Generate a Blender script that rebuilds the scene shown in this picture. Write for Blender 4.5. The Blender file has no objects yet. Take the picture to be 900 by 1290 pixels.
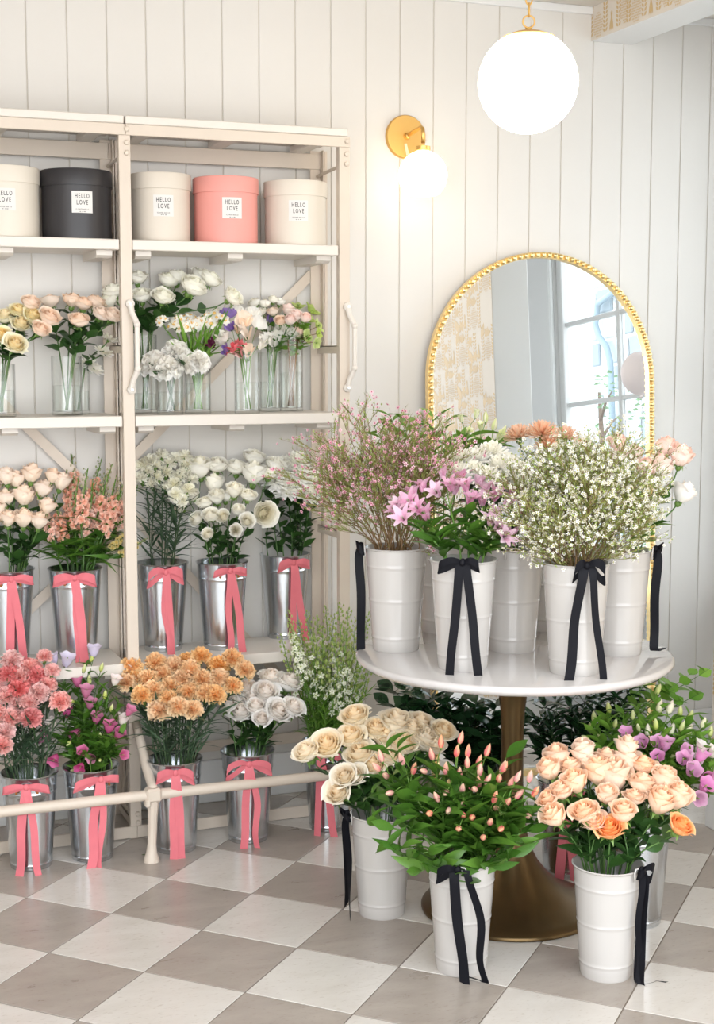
import bpy, math, random
import numpy as np
from mathutils import Vector, Matrix

random.seed(7)
SC = bpy.context.scene
COL = SC.collection
PI = math.pi
def lin(c):
    return tuple(((v / 12.92) if v <= .04045 else ((v + .055) / 1.055) ** 2.4) for v in c)
def rgb(r, g, b):                      # 0-255 display colour -> linear rgba
    return lin((r / 255, g / 255, b / 255)) + (1.0,)

# ------------------------------------------------------------------ camera
CAM = Vector((-0.5716, -3.8300, 1.6346))
YAW, PITCH, FPX = math.radians(21.13), math.radians(6.258), 1800.0
FW = Vector((math.sin(YAW) * math.cos(PITCH), math.cos(YAW) * math.cos(PITCH), -math.sin(PITCH)))
RT = Vector((math.cos(YAW), -math.sin(YAW), 0))
DN = FW.cross(RT)
cd = bpy.data.cameras.new('camera')
cd.sensor_fit = 'HORIZONTAL'; cd.sensor_width = 36.0; cd.lens = 36.0 * FPX / 900.0
cd.clip_start = .05; cd.clip_end = 200
cam = bpy.data.objects.new('camera', cd); COL.objects.link(cam)
cam.location = CAM; cam.rotation_euler = (PI / 2 - PITCH, 0, -YAW)
SC.camera = cam

def ray(px, py):
    return RT * ((px - 450) / FPX) + DN * ((py - 645) / FPX) + FW
def at_depth(px, py, d):
    return CAM + ray(px, py) * d
def at_y(px, py, y):
    r = ray(px, py); return CAM + r * ((y - CAM.y) / r.y)
def at_z(px, py, z):
    r = ray(px, py); return CAM + r * ((z - CAM.z) / r.z)
def depth_of(p):
    return (Vector(p) - CAM).dot(FW)

# ------------------------------------------------------------------ world, exposure
w = bpy.data.worlds.new('overcast_sky'); SC.world = w; w.use_nodes = True
nt = w.node_tree; nt.nodes.clear()
tc = nt.nodes.new('ShaderNodeTexCoord'); sx = nt.nodes.new('ShaderNodeSeparateXYZ')
cr = nt.nodes.new('ShaderNodeValToRGB'); bg = nt.nodes.new('ShaderNodeBackground'); wo = nt.nodes.new('ShaderNodeOutputWorld')
nt.links.new(tc.outputs['Generated'], sx.inputs[0]); nt.links.new(sx.outputs['Z'], cr.inputs[0])
cr.color_ramp.elements[0].position = 0.0; cr.color_ramp.elements[0].color = (.97, .985, 1.0, 1)
cr.color_ramp.elements[1].position = 1.0; cr.color_ramp.elements[1].color = (.80, .90, 1.0, 1)
nt.links.new(cr.outputs[0], bg.inputs[0]); nt.links.new(bg.outputs[0], wo.inputs[0])
bg.inputs[1].default_value = 1.9
vs = SC.view_settings
vs.view_transform = 'Standard'; vs.look = 'None'; vs.gamma = 1.0; vs.use_curve_mapping = False
vs.exposure = 1.36
SC.cycles.max_bounces = 10; SC.cycles.diffuse_bounces = 5; SC.cycles.glossy_bounces = 5
SC.cycles.transparent_max_bounces = 24; SC.cycles.transmission_bounces = 6
SC.cycles.sample_clamp_indirect = 6.0

# ------------------------------------------------------------------ materials
def new_mat(name):
    m = bpy.data.materials.new(name); m.use_nodes = True
    b = m.node_tree.nodes['Principled BSDF']
    return m, m.node_tree, b
def N(nt, t, **kw):
    n = nt.nodes.new(t)
    for k, v in kw.items(): setattr(n, k, v)
    return n
PAINT = .86      # painted and stone surfaces reflect less than petals do
def plain(name, col, rough=.5, metal=0.0, spec=.5, coat=0.0, var=0.0, scale=20.0, bump=0.0, bscale=80.0, stretch=(1, 1, 1), rvar=0.0):
    m, nt, b = new_mat(name)
    if not metal: col = tuple(c * PAINT for c in col[:3]) + (1,)
    b.inputs['Base Color'].default_value = col
    b.inputs['Roughness'].default_value = rough; b.inputs['Metallic'].default_value = metal
    b.inputs['Specular IOR Level'].default_value = spec; b.inputs['Coat Weight'].default_value = coat
    if var or bump or rvar:
        t = N(nt, 'ShaderNodeTexCoord'); mp = N(nt, 'ShaderNodeMapping'); mp.inputs['Scale'].default_value = stretch
        nt.links.new(t.outputs['Object'], mp.inputs[0])
        no = N(nt, 'ShaderNodeTexNoise'); no.inputs['Scale'].default_value = scale; no.inputs['Detail'].default_value = 5
        nt.links.new(mp.outputs[0], no.inputs['Vector'])
        if var:
            mx = N(nt, 'ShaderNodeMix', data_type='RGBA')
            mx.inputs['A'].default_value = tuple(c * (1 - var) for c in col[:3]) + (1,)
            mx.inputs['B'].default_value = tuple(min(1, c * (1 + var)) for c in col[:3]) + (1,)
            nt.links.new(no.outputs['Fac'], mx.inputs['Factor']); nt.links.new(mx.outputs['Result'], b.inputs['Base Color'])
        if rvar:
            mr = N(nt, 'ShaderNodeMapRange'); mr.inputs['To Min'].default_value = rough - rvar; mr.inputs['To Max'].default_value = rough + rvar
            nt.links.new(no.outputs['Fac'], mr.inputs['Value']); nt.links.new(mr.outputs[0], b.inputs['Roughness'])
        if bump:
            n2 = N(nt, 'ShaderNodeTexNoise'); n2.inputs['Scale'].default_value = bscale; n2.inputs['Detail'].default_value = 4
            nt.links.new(mp.outputs[0], n2.inputs['Vector'])
            bp = N(nt, 'ShaderNodeBump'); bp.inputs['Strength'].default_value = bump; bp.inputs['Distance'].default_value = .003
            nt.links.new(n2.outputs['Fac'], bp.inputs['Height']); nt.links.new(bp.outputs[0], b.inputs['Normal'])
    return m
def emit(name, col, strength):
    m, nt, b = new_mat(name)
    b.inputs['Base Color'].default_value = col; b.inputs['Emission Color'].default_value = col
    b.inputs['Emission Strength'].default_value = strength; b.inputs['Roughness'].default_value = .3
    return m
def petal(name, inner, outer, edge=None, edgef=.5, transl=.3, var=.10, rough=.55):
    """petal colour: centre petals -> outer petals, with its own rim tint; light partly passes through"""
    m, nt, b = new_mat(name)
    at = N(nt, 'ShaderNodeAttribute'); at.attribute_name = 'pc'
    sp = N(nt, 'ShaderNodeSeparateColor'); nt.links.new(at.outputs['Color'], sp.inputs[0])
    m1 = N(nt, 'ShaderNodeMix', data_type='RGBA'); m1.inputs['A'].default_value = inner; m1.inputs['B'].default_value = outer
    nt.links.new(sp.outputs[1], m1.inputs['Factor'])
    out = m1.outputs['Result']
    if edge:
        pw = N(nt, 'ShaderNodeMath', operation='POWER'); pw.inputs[1].default_value = 2.5; nt.links.new(sp.outputs[0], pw.inputs[0])
        ml = N(nt, 'ShaderNodeMath', operation='MULTIPLY'); ml.inputs[1].default_value = edgef; nt.links.new(pw.outputs[0], ml.inputs[0])
        m2 = N(nt, 'ShaderNodeMix', data_type='RGBA'); nt.links.new(ml.outputs[0], m2.inputs['Factor'])
        nt.links.new(out, m2.inputs['A']); m2.inputs['B'].default_value = edge; out = m2.outputs['Result']
    oi = N(nt, 'ShaderNodeObjectInfo')
    ad = N(nt, 'ShaderNodeMath', operation='ADD'); nt.links.new(oi.outputs['Random'], ad.inputs[0]); nt.links.new(sp.outputs[2], ad.inputs[1])
    mr = N(nt, 'ShaderNodeMapRange'); mr.inputs['From Max'].default_value = 2; mr.inputs['To Min'].default_value = 1 - var; mr.inputs['To Max'].default_value = 1 + var * .6
    nt.links.new(ad.outputs[0], mr.inputs['Value'])
    hs = N(nt, 'ShaderNodeHueSaturation'); nt.links.new(mr.outputs[0], hs.inputs['Value']); nt.links.new(out, hs.inputs['Color'])
    mrs = N(nt, 'ShaderNodeMapRange'); mrs.inputs['To Min'].default_value = .8; mrs.inputs['To Max'].default_value = 1.2
    nt.links.new(oi.outputs['Random'], mrs.inputs['Value']); nt.links.new(mrs.outputs[0], hs.inputs['Saturation'])
    nt.links.new(hs.outputs[0], b.inputs['Base Color'])
    b.inputs['Roughness'].default_value = rough; b.inputs['Specular IOR Level'].default_value = .25
    tr = N(nt, 'ShaderNodeBsdfTranslucent'); nt.links.new(hs.outputs[0], tr.inputs['Color'])
    ms = N(nt, 'ShaderNodeMixShader'); ms.inputs[0].default_value = transl
    o = nt.nodes['Material Output']
    nt.links.new(b.outputs[0], ms.inputs[1]); nt.links.new(tr.outputs[0], ms.inputs[2]); nt.links.new(ms.outputs[0], o.inputs[0])
    return m
def leafm(name, col, col2, rough=.38, transl=.18, spec=.5):
    col, col2 = (tuple(c * .9 for c in q[:3]) + (1,) for q in (col, col2))
    m, nt, b = new_mat(name)
    oi = N(nt, 'ShaderNodeObjectInfo'); t = N(nt, 'ShaderNodeTexCoord')
    no = N(nt, 'ShaderNodeTexNoise'); no.inputs['Scale'].default_value = 25; nt.links.new(t.outputs['Object'], no.inputs['Vector'])
    ad = N(nt, 'ShaderNodeMath', operation='MULTIPLY_ADD'); nt.links.new(oi.outputs['Random'], ad.inputs[0]); ad.inputs[1].default_value = .7
    ml = N(nt, 'ShaderNodeMath', operation='MULTIPLY'); ml.inputs[1].default_value = .4; nt.links.new(no.outputs['Fac'], ml.inputs[0]); nt.links.new(ml.outputs[0], ad.inputs[2])
    mx = N(nt, 'ShaderNodeMix', data_type='RGBA'); mx.inputs['A'].default_value = col; mx.inputs['B'].default_value = col2
    nt.links.new(ad.outputs[0], mx.inputs['Factor']); nt.links.new(mx.outputs['Result'], b.inputs['Base Color'])
    b.inputs['Roughness'].default_value = rough; b.inputs['Specular IOR Level'].default_value = spec
    tr = N(nt, 'ShaderNodeBsdfTranslucent'); nt.links.new(mx.outputs['Result'], tr.inputs['Color'])
    ms = N(nt, 'ShaderNodeMixShader'); ms.inputs[0].default_value = transl
    nt.links.new(b.outputs[0], ms.inputs[1]); nt.links.new(tr.outputs[0], ms.inputs[2]); nt.links.new(ms.outputs[0], nt.nodes['Material Output'].inputs[0])
    return m
def thin_glass(name, tint, refl=.9, base=.04):
    m, nt, b = new_mat(name); nt.nodes.remove(b)
    tr = N(nt, 'ShaderNodeBsdfTransparent')
    gl = N(nt, 'ShaderNodeBsdfGlossy'); gl.inputs['Roughness'].default_value = .02; gl.inputs['Color'].default_value = (refl, refl, refl, 1)
    lw = N(nt, 'ShaderNodeLayerWeight'); pw = N(nt, 'ShaderNodeMath', operation='POWER'); pw.inputs[1].default_value = 3.2
    nt.links.new(lw.outputs['Facing'], pw.inputs[0])
    fr = N(nt, 'ShaderNodeMath', operation='MULTIPLY_ADD'); fr.inputs[1].default_value = .6; fr.inputs[2].default_value = base; nt.links.new(pw.outputs[0], fr.inputs[0])
    tm = N(nt, 'ShaderNodeMix', data_type='RGBA'); tm.inputs['A'].default_value = tint; tm.inputs['B'].default_value = tuple(c * c * .66 for c in tint[:3]) + (1,)
    nt.links.new(pw.outputs[0], tm.inputs['Factor']); nt.links.new(tm.outputs['Result'], tr.inputs[0])
    ms = N(nt, 'ShaderNodeMixShader'); nt.links.new(fr.outputs[0], ms.inputs[0])
    nt.links.new(tr.outputs[0], ms.inputs[1]); nt.links.new(gl.outputs[0], ms.inputs[2]); nt.links.new(ms.outputs[0], nt.nodes['Material Output'].inputs[0])
    return m

M = {}
M['wall'] = plain('white_plank_paint', rgb(221, 217, 211), .45, var=.015, scale=6, bump=.05, bscale=60)
M['groove'] = plain('plank_joint_paint', rgb(212, 205, 194), .7)
M['ceiling'] = plain('ceiling_paint', rgb(222, 216, 208), .8)
M['trimw'] = plain('white_trim_paint', rgb(228, 227, 225), .4)
M['rack'] = plain('cream_enamel_paint', rgb(213, 199, 183), .42, var=.05, scale=9, bump=.10, bscale=45)
M['shelf'] = plain('off_white_shelf_paint', rgb(222, 214, 204), .42, var=.03, scale=14, stretch=(.3, 1, 1), bump=.06)
M['galv'] = plain('galvanised_steel', (.63, .66, .69, 1), .22, 1.0, var=.12, scale=16, stretch=(5, 5, .8), bump=.10, bscale=10, rvar=.06)
M['white_enamel'] = plain('white_enamel', rgb(197, 192, 187), .18, coat=.4, bump=.03, bscale=15)
M['pink_enamel'] = plain('pink_enamel', rgb(238, 160, 172), .3, coat=.3)
M['wire'] = plain('steel_wire', (.75, .75, .74, 1), .3, 1.0)
M['amber'] = plain('amber_wood_grip', rgb(176, 108, 48), .4)
M['ribbon_pink'] = plain('pink_velvet_ribbon', rgb(222, 118, 127), .65, var=.06, scale=40, spec=.3)
M['ribbon_black'] = plain('navy_black_satin', rgb(11, 11, 19), .6, spec=.18)
M['marble'] = plain('white_marble', rgb(206, 201, 198), .06, spec=.7, coat=.6, var=.03, scale=5)
M['bronze'] = plain('aged_bronze', rgb(104, 84, 56), .36, .9, var=.18, scale=10, bump=.05, bscale=40, rvar=.06)
M['gold'] = plain('gold_leaf', rgb(244, 216, 156), .30, 1.0, var=.06, scale=30)
M['brass'] = plain('brushed_brass', rgb(222, 180, 108), .42, 1.0)
M['mirror'] = plain('mirror_silver', (.93, .95, .95, 1), .0, 1.0)
M['globe'] = emit('opal_globe_glow', (1.0, .89, .75, 1), 2.9)
M['globe_warm'] = emit('opal_globe_warm_glow', (1.0, .85, .64, 1), 1.5)
M['tape'] = plain('clear_tape', rgb(236, 214, 176), .5)
M['paper_white'] = plain('white_label_paper', rgb(224, 221, 217), .6)
M['ink'] = plain('black_print', rgb(40, 36, 36), .6)
M['box_cream'] = plain('cream_box_card', rgb(222, 213, 199), .55, bump=.05, bscale=120)
M['box_ivory'] = plain('ivory_box_card', rgb(218, 208, 194), .55, bump=.05, bscale=120)
M['box_black'] = plain('black_box_card', rgb(44, 42, 45), .42, bump=.08, bscale=150)
M['box_pink'] = plain('coral_pink_box_card', rgb(234, 158, 148), .55, bump=.05, bscale=120)
M['glass'] = thin_glass('vase_glass', (.993, .998, .995, 1))
M['water'] = thin_glass('vase_water', (.975, .99, .982, 1), base=.02)
M['pane'] = thin_glass('window_glass', (.97, .99, 1, 1))
M['gold_print'] = plain('gold_wallpaper_print', rgb(210, 182, 134), .5)
M['paper'] = plain('white_wallpaper', rgb(224, 216, 205), .6)
M['stem'] = leafm('flower_stem', rgb(64, 100, 44), rgb(96, 134, 62))
M['stem_dark'] = leafm('dark_stem', rgb(52, 78, 46), rgb(78, 104, 62))
M['stem_pale'] = leafm('pale_stem', rgb(92, 140, 50), rgb(140, 180, 84), transl=.3)
M['twig'] = plain('waxflower_twig', rgb(138, 108, 74), .7)
M['leaf'] = leafm('rose_leaf', rgb(34, 66, 30), rgb(66, 104, 46))
M['leaf_mid'] = leafm('mid_leaf', rgb(52, 98, 30), rgb(100, 142, 52))
M['leaf_bright'] = leafm('fresh_leaf', rgb(82, 136, 40), rgb(140, 184, 76), transl=.3)
M['leaf_dark'] = leafm('ruscus_leaf', rgb(22, 50, 30), rgb(46, 82, 46), rough=.25, transl=.1)
M['leaf_grey'] = leafm('carnation_leaf', rgb(56, 82, 58), rgb(88, 112, 84))
M['needle'] = leafm('waxflower_needle', rgb(120, 136, 62), rgb(170, 178, 100), transl=.3)
M['bud_green'] = leafm('green_bud', rgb(150, 180, 86), rgb(196, 206, 128), transl=.3)
M['calyx'] = leafm('calyx_green', rgb(82, 122, 52), rgb(132, 164, 84))

# ------------------------------------------------------------------ mesh building
class MB:
    def __init__(s): s.v = []; s.f = []; s.m = []; s.c = []
    def add(s, vs, fs, mi=0, cs=None):
        o = len(s.v); s.v += [tuple(p) for p in vs]; s.f += [tuple(i + o for i in f) for f in fs]; s.m += [mi] * len(fs)
        s.c += (cs if cs else [(.5, .5, .5)] * len(vs))
    def box(s, x0, x1, y0, y1, z0, z1, mi=0, ch=0.0):
        if ch <= 0:
            vs = [(x, y, z) for z in (z0, z1) for y in (y0, y1) for x in (x0, x1)]
            s.add(vs, [(0, 2, 3, 1), (4, 5, 7, 6), (0, 1, 5, 4), (2, 6, 7, 3), (0, 4, 6, 2), (1, 3, 7, 5)], mi); return
        # chamfered box: three face-loops
        c = ch; X = (x0, x1); Y = (y0, y1); Z = (z0, z1); vs = []; idx = {}
        for a in (0, 1):
            for b in (0, 1):
                for d in (0, 1):
                    sx, sy, sz = (1 - 2 * a), (1 - 2 * b), (1 - 2 * d)
                    for k in range(3):
                        p = [X[a] + sx * c, Y[b] + sy * c, Z[d] + sz * c]
                        p[k] = (X[a], Y[b], Z[d])[k]
                        idx[(a, b, d, k)] = len(vs); vs.append(tuple(p))
        fs = []
        def quad(k, val):
            o = [i for i in range(3) if i != k]; q = []
            for (i, j) in ((0, 0), (1, 0), (1, 1), (0, 1)):
                t = [0, 0, 0]; t[k] = val; t[o[0]] = i; t[o[1]] = j; q.append(idx[(t[0], t[1], t[2], k)])
            return q
        for k in range(3):
            for val in (0, 1): fs.append(quad(k, val))
        for k in range(3):
            o = [i for i in range(3) if i != k]
            for i in (0, 1):
                for j in (0, 1):
                    t0 = [0, 0, 0]; t0[o[0]] = i; t0[o[1]] = j; t1 = list(t0); t1[k] = 1
                    fs.append([idx[tuple(t0) + (o[0],)], idx[tuple(t0) + (o[1],)], idx[tuple(t1) + (o[1],)], idx[tuple(t1) + (o[0],)]])
        for a in (0, 1):
            for b in (0, 1):
                for d in (0, 1): fs.append([idx[(a, b, d, k)] for k in range(3)])
        s.add(vs, fs, mi)
    def tube(s, pts, r, n=6, mi=0, cap=True, c=(.5, .5, .5)):
        pts = [Vector(p) for p in pts]; R = r if hasattr(r, '__len__') else [r] * len(pts)
        vs = []; ref = None
        for i, p in enumerate(pts):
            t = (pts[min(i + 1, len(pts) - 1)] - pts[max(i - 1, 0)])
            if t.length < 1e-9: t = Vector((0, 0, 1))
            t.normalize()
            if ref is None:
                ref = t.cross(Vector((0, 0, 1)) if abs(t.z) < .9 else Vector((1, 0, 0))).normalized()
            else:
                ref = (ref - t * ref.dot(t))
                ref = ref.normalized() if ref.length > 1e-6 else t.cross(Vector((.3, .8, .5))).normalized()
            b = t.cross(ref)
            for k in range(n):
                a = 2 * PI * k / n; vs.append(p + (ref * math.cos(a) + b * math.sin(a)) * R[i])
        fs = []
        for i in range(len(pts) - 1):
            for k in range(n):
                k2 = (k + 1) % n; fs.append((i * n + k, i * n + k2, (i + 1) * n + k2, (i + 1) * n + k))
        if cap:
            fs.append(tuple(range(n - 1, -1, -1))); fs.append(tuple((len(pts) - 1) * n + k for k in range(n)))
        s.add(vs, fs, mi, [c] * len(vs))
    def lathe(s, prof, n=36, mi=0, close=False, org=(0, 0, 0)):
        vs = []; fs = []
        for (r, z) in prof:
            for k in range(n):
                a = 2 * PI * k / n; vs.append((org[0] + r * math.cos(a), org[1] + r * math.sin(a), org[2] + z))
        m = len(prof)
        for i in range(m - 1 if not close else m):
            i2 = (i + 1) % m
            for k in range(n):
                k2 = (k + 1) % n; fs.append((i * n + k, i * n + k2, i2 * n + k2, i2 * n + k))
        if not close:
            fs.append(tuple(range(n - 1, -1, -1))); fs.append(tuple((m - 1) * n + k for k in range(n)))
        s.add(vs, fs, mi)
    def sphere(s, c, r, n=8, m=5, mi=0, sq=(1, 1, 1), col=(.5, .5, .5)):
        vs = [(c[0], c[1], c[2] - r * sq[2])]; fs = []
        for j in range(1, m):
            ph = -PI / 2 + PI * j / m
            for k in range(n):
                a = 2 * PI * k / n
                vs.append((c[0] + r * sq[0] * math.cos(ph) * math.cos(a), c[1] + r * sq[1] * math.cos(ph) * math.sin(a), c[2] + r * sq[2] * math.sin(ph)))
        vs.append((c[0], c[1], c[2] + r * sq[2])); L = len(vs) - 1
        for k in range(n):
            k2 = (k + 1) % n
            fs.append((0, 1 + k2, 1 + k)); fs.append((L, L - n + k, L - n + k2))
            for j in range(m - 2): fs.append((1 + j * n + k, 1 + j * n + k2, 1 + (j + 1) * n + k2, 1 + (j + 1) * n + k))
        s.add(vs, fs, mi, [col] * len(vs))
    def grid(s, fn, nu, nv, mi=0, k=.5, rnd=.5, wrap=False):
        """fn(u in -1..1, v in 0..1) -> point; vertex colour holds (v, k, rnd)"""
        vs = []; cs = []; fs = []
        for j in range(nv + 1):
            for i in range(nu + 1):
                vs.append(fn(-1 + 2 * i / nu, j / nv)); cs.append((j / nv, k, rnd))
        for j in range(nv):
            for i in range(nu):
                a = j * (nu + 1) + i; fs.append((a, a + 1, a + nu + 2, a + nu + 1))
        s.add(vs, fs, mi, cs)
    def xform(s, mat, start=0):
        for i in range(start, len(s.v)): s.v[i] = tuple(mat @ Vector(s.v[i]))
    def merge(s, o, mat, mi_map=None, kshift=None):
        off = len(s.v)
        s.v += [tuple(mat @ Vector(p)) for p in o.v]; s.f += [tuple(i + off for i in f) for f in o.f]
        s.m += [(mi_map[i] if mi_map else i) for i in o.m]; s.c += o.c
    def mesh(s, name, mats, smooth=True, attr=False):
        me = bpy.data.meshes.new(name); me.from_pydata(s.v, [], s.f)
        for m in (mats if isinstance(mats, (list, tuple)) else [mats]): me.materials.append(m)
        me.polygons.foreach_set('material_index', s.m)
        if smooth: me.polygons.foreach_set('use_smooth', [True] * len(s.f))
        if attr:
            a = me.color_attributes.new('pc', 'FLOAT_COLOR', 'POINT')
            buf = np.ones((len(s.v), 4), 'f'); buf[:, :3] = np.array(s.c, 'f'); a.data.foreach_set('color', buf.ravel())
        me.update(); return me

def obj(name, me, parent=None, mat=None):
    o = bpy.data.objects.new(name, me); COL.objects.link(o)
    if parent: o.parent = parent
    if mat is not None: o.matrix_local = mat
    return o
def empty(name, loc):
    o = bpy.data.objects.new(name, None); o.empty_display_size = .05; COL.objects.link(o); o.location = loc
    return o
def tag(o, label=None, cat=None, group=None, kind=None):
    if label: o['label'] = label
    if cat: o['category'] = cat
    if group: o['group'] = group
    if kind: o['kind'] = kind
    return o
def autosmooth(me, ang=35):
    try: me.set_sharp_from_angle(angle=math.radians(ang))
    except Exception: pass
def T(x, y, z): return Matrix.Translation((x, y, z))
def look(z, spin=0.0):
    """rotation taking +Z to z"""
    z = Vector(z).normalized(); return (Vector((0, 0, 1)).rotation_difference(z)).to_matrix().to_4x4() @ Matrix.Rotation(spin, 4, 'Z')
def leafmat(loc, d, up, s, roll=0.0):
    """leaf along +X, face +Z"""
    d = Vector(d).normalized(); up = Vector(up); y = up.cross(d)
    if y.length < 1e-4: y = Vector((0, 1, 0)).cross(d)
    y.normalize(); z = d.cross(y)
    R = Matrix(((d.x, y.x, z.x, 0), (d.y, y.y, z.y, 0), (d.z, y.z, z.z, 0), (0, 0, 0, 1)))
    return Matrix.Translation(loc) @ R @ Matrix.Rotation(roll, 4, 'X') @ Matrix.Scale(s, 4)
U = random.uniform
# ================================================================== THE SETTING
YW = 1.154; ZC = 2.97; XR = 3.05; XL = -2.2
def struct(name, me, parent=None, label=None):
    o = obj(name, me, parent)
    if not parent: o['kind'] = 'structure'
    if label: o['label'] = label
    return o
# --- floor: grout slab and checkerboard stone tiles laid at 45 degrees to the wall
def tile_mat(name, a, b, c, rough):
    m, nt, bs = new_mat(name)
    a, b, c = (tuple(v * .89 for v in q[:3]) + (1,) for q in (a, b, c))
    g = N(nt, 'ShaderNodeNewGeometry'); oi = N(nt, 'ShaderNodeObjectInfo')
    mp = N(nt, 'ShaderNodeMapping'); mp.inputs['Rotation'].default_value = (0, 0, .5); mp.inputs['Scale'].default_value = (1, 2.6, 1)
    ad = N(nt, 'ShaderNodeVectorMath', operation='ADD'); nt.links.new(g.outputs['Position'], ad.inputs[0])
    ml = N(nt, 'ShaderNodeMath', operation='MULTIPLY'); ml.inputs[1].default_value = 37.0; nt.links.new(oi.outputs['Random'], ml.inputs[0]); nt.links.new(ml.outputs[0], ad.inputs[1])
    nt.links.new(ad.outputs[0], mp.inputs[0])
    n1 = N(nt, 'ShaderNodeTexNoise'); n1.inputs['Scale'].default_value = 5; n1.inputs['Detail'].default_value = 7; n1.inputs['Roughness'].default_value = .62; n1.inputs['Distortion'].default_value = .6
    nt.links.new(mp.outputs[0], n1.inputs['Vector'])
    r = N(nt, 'ShaderNodeValToRGB'); e = r.color_ramp.elements; e[0].position = .28; e[0].color = a; e[1].position = .72; e[1].color = c
    el = r.color_ramp.elements.new(.5); el.color = b
    nt.links.new(n1.outputs['Fac'], r.inputs[0])
    n2 = N(nt, 'ShaderNodeTexNoise'); n2.inputs['Scale'].default_value = 60; n2.inputs['Detail'].default_value = 4; nt.links.new(mp.outputs[0], n2.inputs['Vector'])
    r2 = N(nt, 'ShaderNodeValToRGB'); r2.color_ramp.elements[0].position = .30; r2.color_ramp.elements[0].color = (.70, .64, .58, 1); r2.color_ramp.elements[1].position = .40; r2.color_ramp.elements[1].color = (1, 1, 1, 1)
    nt.links.new(n2.outputs['Fac'], r2.inputs[0])
    mx = N(nt, 'ShaderNodeMix', data_type='RGBA', blend_type='MULTIPLY'); mx.inputs['Factor'].default_value = .5
    nt.links.new(r.outputs[0], mx.inputs['A']); nt.links.new(r2.outputs[0], mx.inputs['B']); nt.links.new(mx.outputs['Result'], bs.inputs['Base Color'])
    mr = N(nt, 'ShaderNodeMapRange'); mr.inputs['To Min'].default_value = rough - .06; mr.inputs['To Max'].default_value = rough + .1; nt.links.new(n1.outputs['Fac'], mr.inputs['Value']); nt.links.new(mr.outputs[0], bs.inputs['Roughness'])
    return m
M['tile_light'] = tile_mat('pale_limestone', rgb(206, 198, 189), rgb(213, 206, 198), rgb(217, 211, 203), .20)
M['tile_dark'] = tile_mat('grey_beige_stone', rgb(157, 146, 136), rgb(167, 156, 146), rgb(177, 166, 156), .28)
M['grout'] = plain('grout', rgb(142, 130, 118), .9)
b = MB(); b.box(XL, 3.3, -5.2, 1.25, -.06, -.003); floor = struct('floor', b.mesh('floor', M['grout'], False), label='checkerboard floor of pale and grey stone tiles')
TS = .305; s2 = math.sqrt(.5)
def tile_mesh(name, mat):
    b = MB(); h = TS / 2 - .0016; b.box(-h, h, -h, h, -.003, 0, ch=.0012); return b.mesh(name, mat, False)
tml, tmd = tile_mesh('light_tile', M['tile_light']), tile_mesh('dark_tile', M['tile_dark'])
rest = MB()
for u in range(-24, 24):
    for v in range(-24, 24):
        cx, cy = ((u + .5) + (v + .5)) * s2 * TS, ((v + .5) - (u + .5)) * s2 * TS
        if not (XL + .2 < cx < 3.0 and -5.0 < cy < 1.3): continue
        light = (u + v) % 2 == 0
        if -1.5 < cx < 3.0 and -2.3 < cy:
            o = obj('tile', tml if light else tmd, floor); o.matrix_local = T(cx, cy, 0) @ Matrix.Rotation(-PI / 4, 4, 'Z')
        else:
            bb = MB(); h = TS / 2 - .0016; bb.box(-h, h, -h, h, -.003, 0, 0 if light else 1)
            rest.merge(bb, T(cx, cy, 0) @ Matrix.Rotation(-PI / 4, 4, 'Z'))
tag(obj('tile_field', rest.mesh('tile_field', [M['tile_light'], M['tile_dark']], False), floor), kind='stuff')
# --- back wall of upright painted planks
b = MB(); b.box(XL, 3.3, YW + .0035, YW + .12, -.05, 3.1); wall_back = struct('wall_back', b.mesh('wall_back', M['groove'], False), label='white wall of upright painted planks')
PW, X0 = .1355, .1687
b = MB(); b.box(0, PW - .0040, YW, YW + .004, 0, ZC, ch=.0012); plank = b.mesh('plank', M['wall'], False)
k = math.ceil((XL - X0) / PW)
while X0 + (k + 1) * PW < XR + .16:
    o = obj('plank', plank, wall_back); o.location = (X0 + k * PW + .0021, 0, 0); k += 1
b = MB(); b.box(XL, XR, YW - .018, YW, 0, .155, ch=.003); b.box(XL, XR, YW - .030, YW - .018, 0, .05, ch=.004)
struct('baseboard_back', b.mesh('baseboard_back', M['trimw'], False))
b = MB(); b.box(XL, XR, YW - .012, YW, ZC - .03, ZC, ch=.003); struct('trim_1', b.mesh('trim_1', M['trimw'], False))
b = MB(); b.box(XL - .1, 3.3, -2.4, 1.27, ZC, ZC + .1); struct('ceiling', b.mesh('ceiling', M['ceiling'], False))
b = MB(); b.box(XL - .1, XL, -2.4, 1.27, -.05, ZC); struct('wall_left', b.mesh('wall_left', M['trimw'], False))
# --- papered beam that meets the back wall, and the papered pier of the window bay
BX0, BX1, BZ = 2.326, 2.510, 2.842
b = MB(); b.box(BX0, BX1, -2.4, YW, BZ, ZC, ch=.002); beam = struct('beam', b.mesh('beam', M['trimw'], False), label='white ceiling beam papered with a gold leaf print')
b = MB(); b.box(BX0, BX1, -2.4, .25, 0, BZ, ch=.003); pier = struct('wall_pier', b.mesh('wall_pier', M['trimw'], False), label='pier beside the window bay with gold floral paper')
def flat_leaf(mb, x, y, ang, L, W, n=5):
    pts = []
    for i in range(n + 1):
        t = i / n; pts.append((L * t, W * math.sin(PI * t ** .85)))
    for i in range(n - 1, 0, -1):
        t = i / n; pts.append((L * t, -W * math.sin(PI * t ** .85)))
    ca, sa = math.cos(ang), math.sin(ang)
    mb.add([(x + p * ca - q * sa, y + p * sa + q * ca, 0) for p, q in pts], [tuple(range(len(pts)))])
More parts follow.
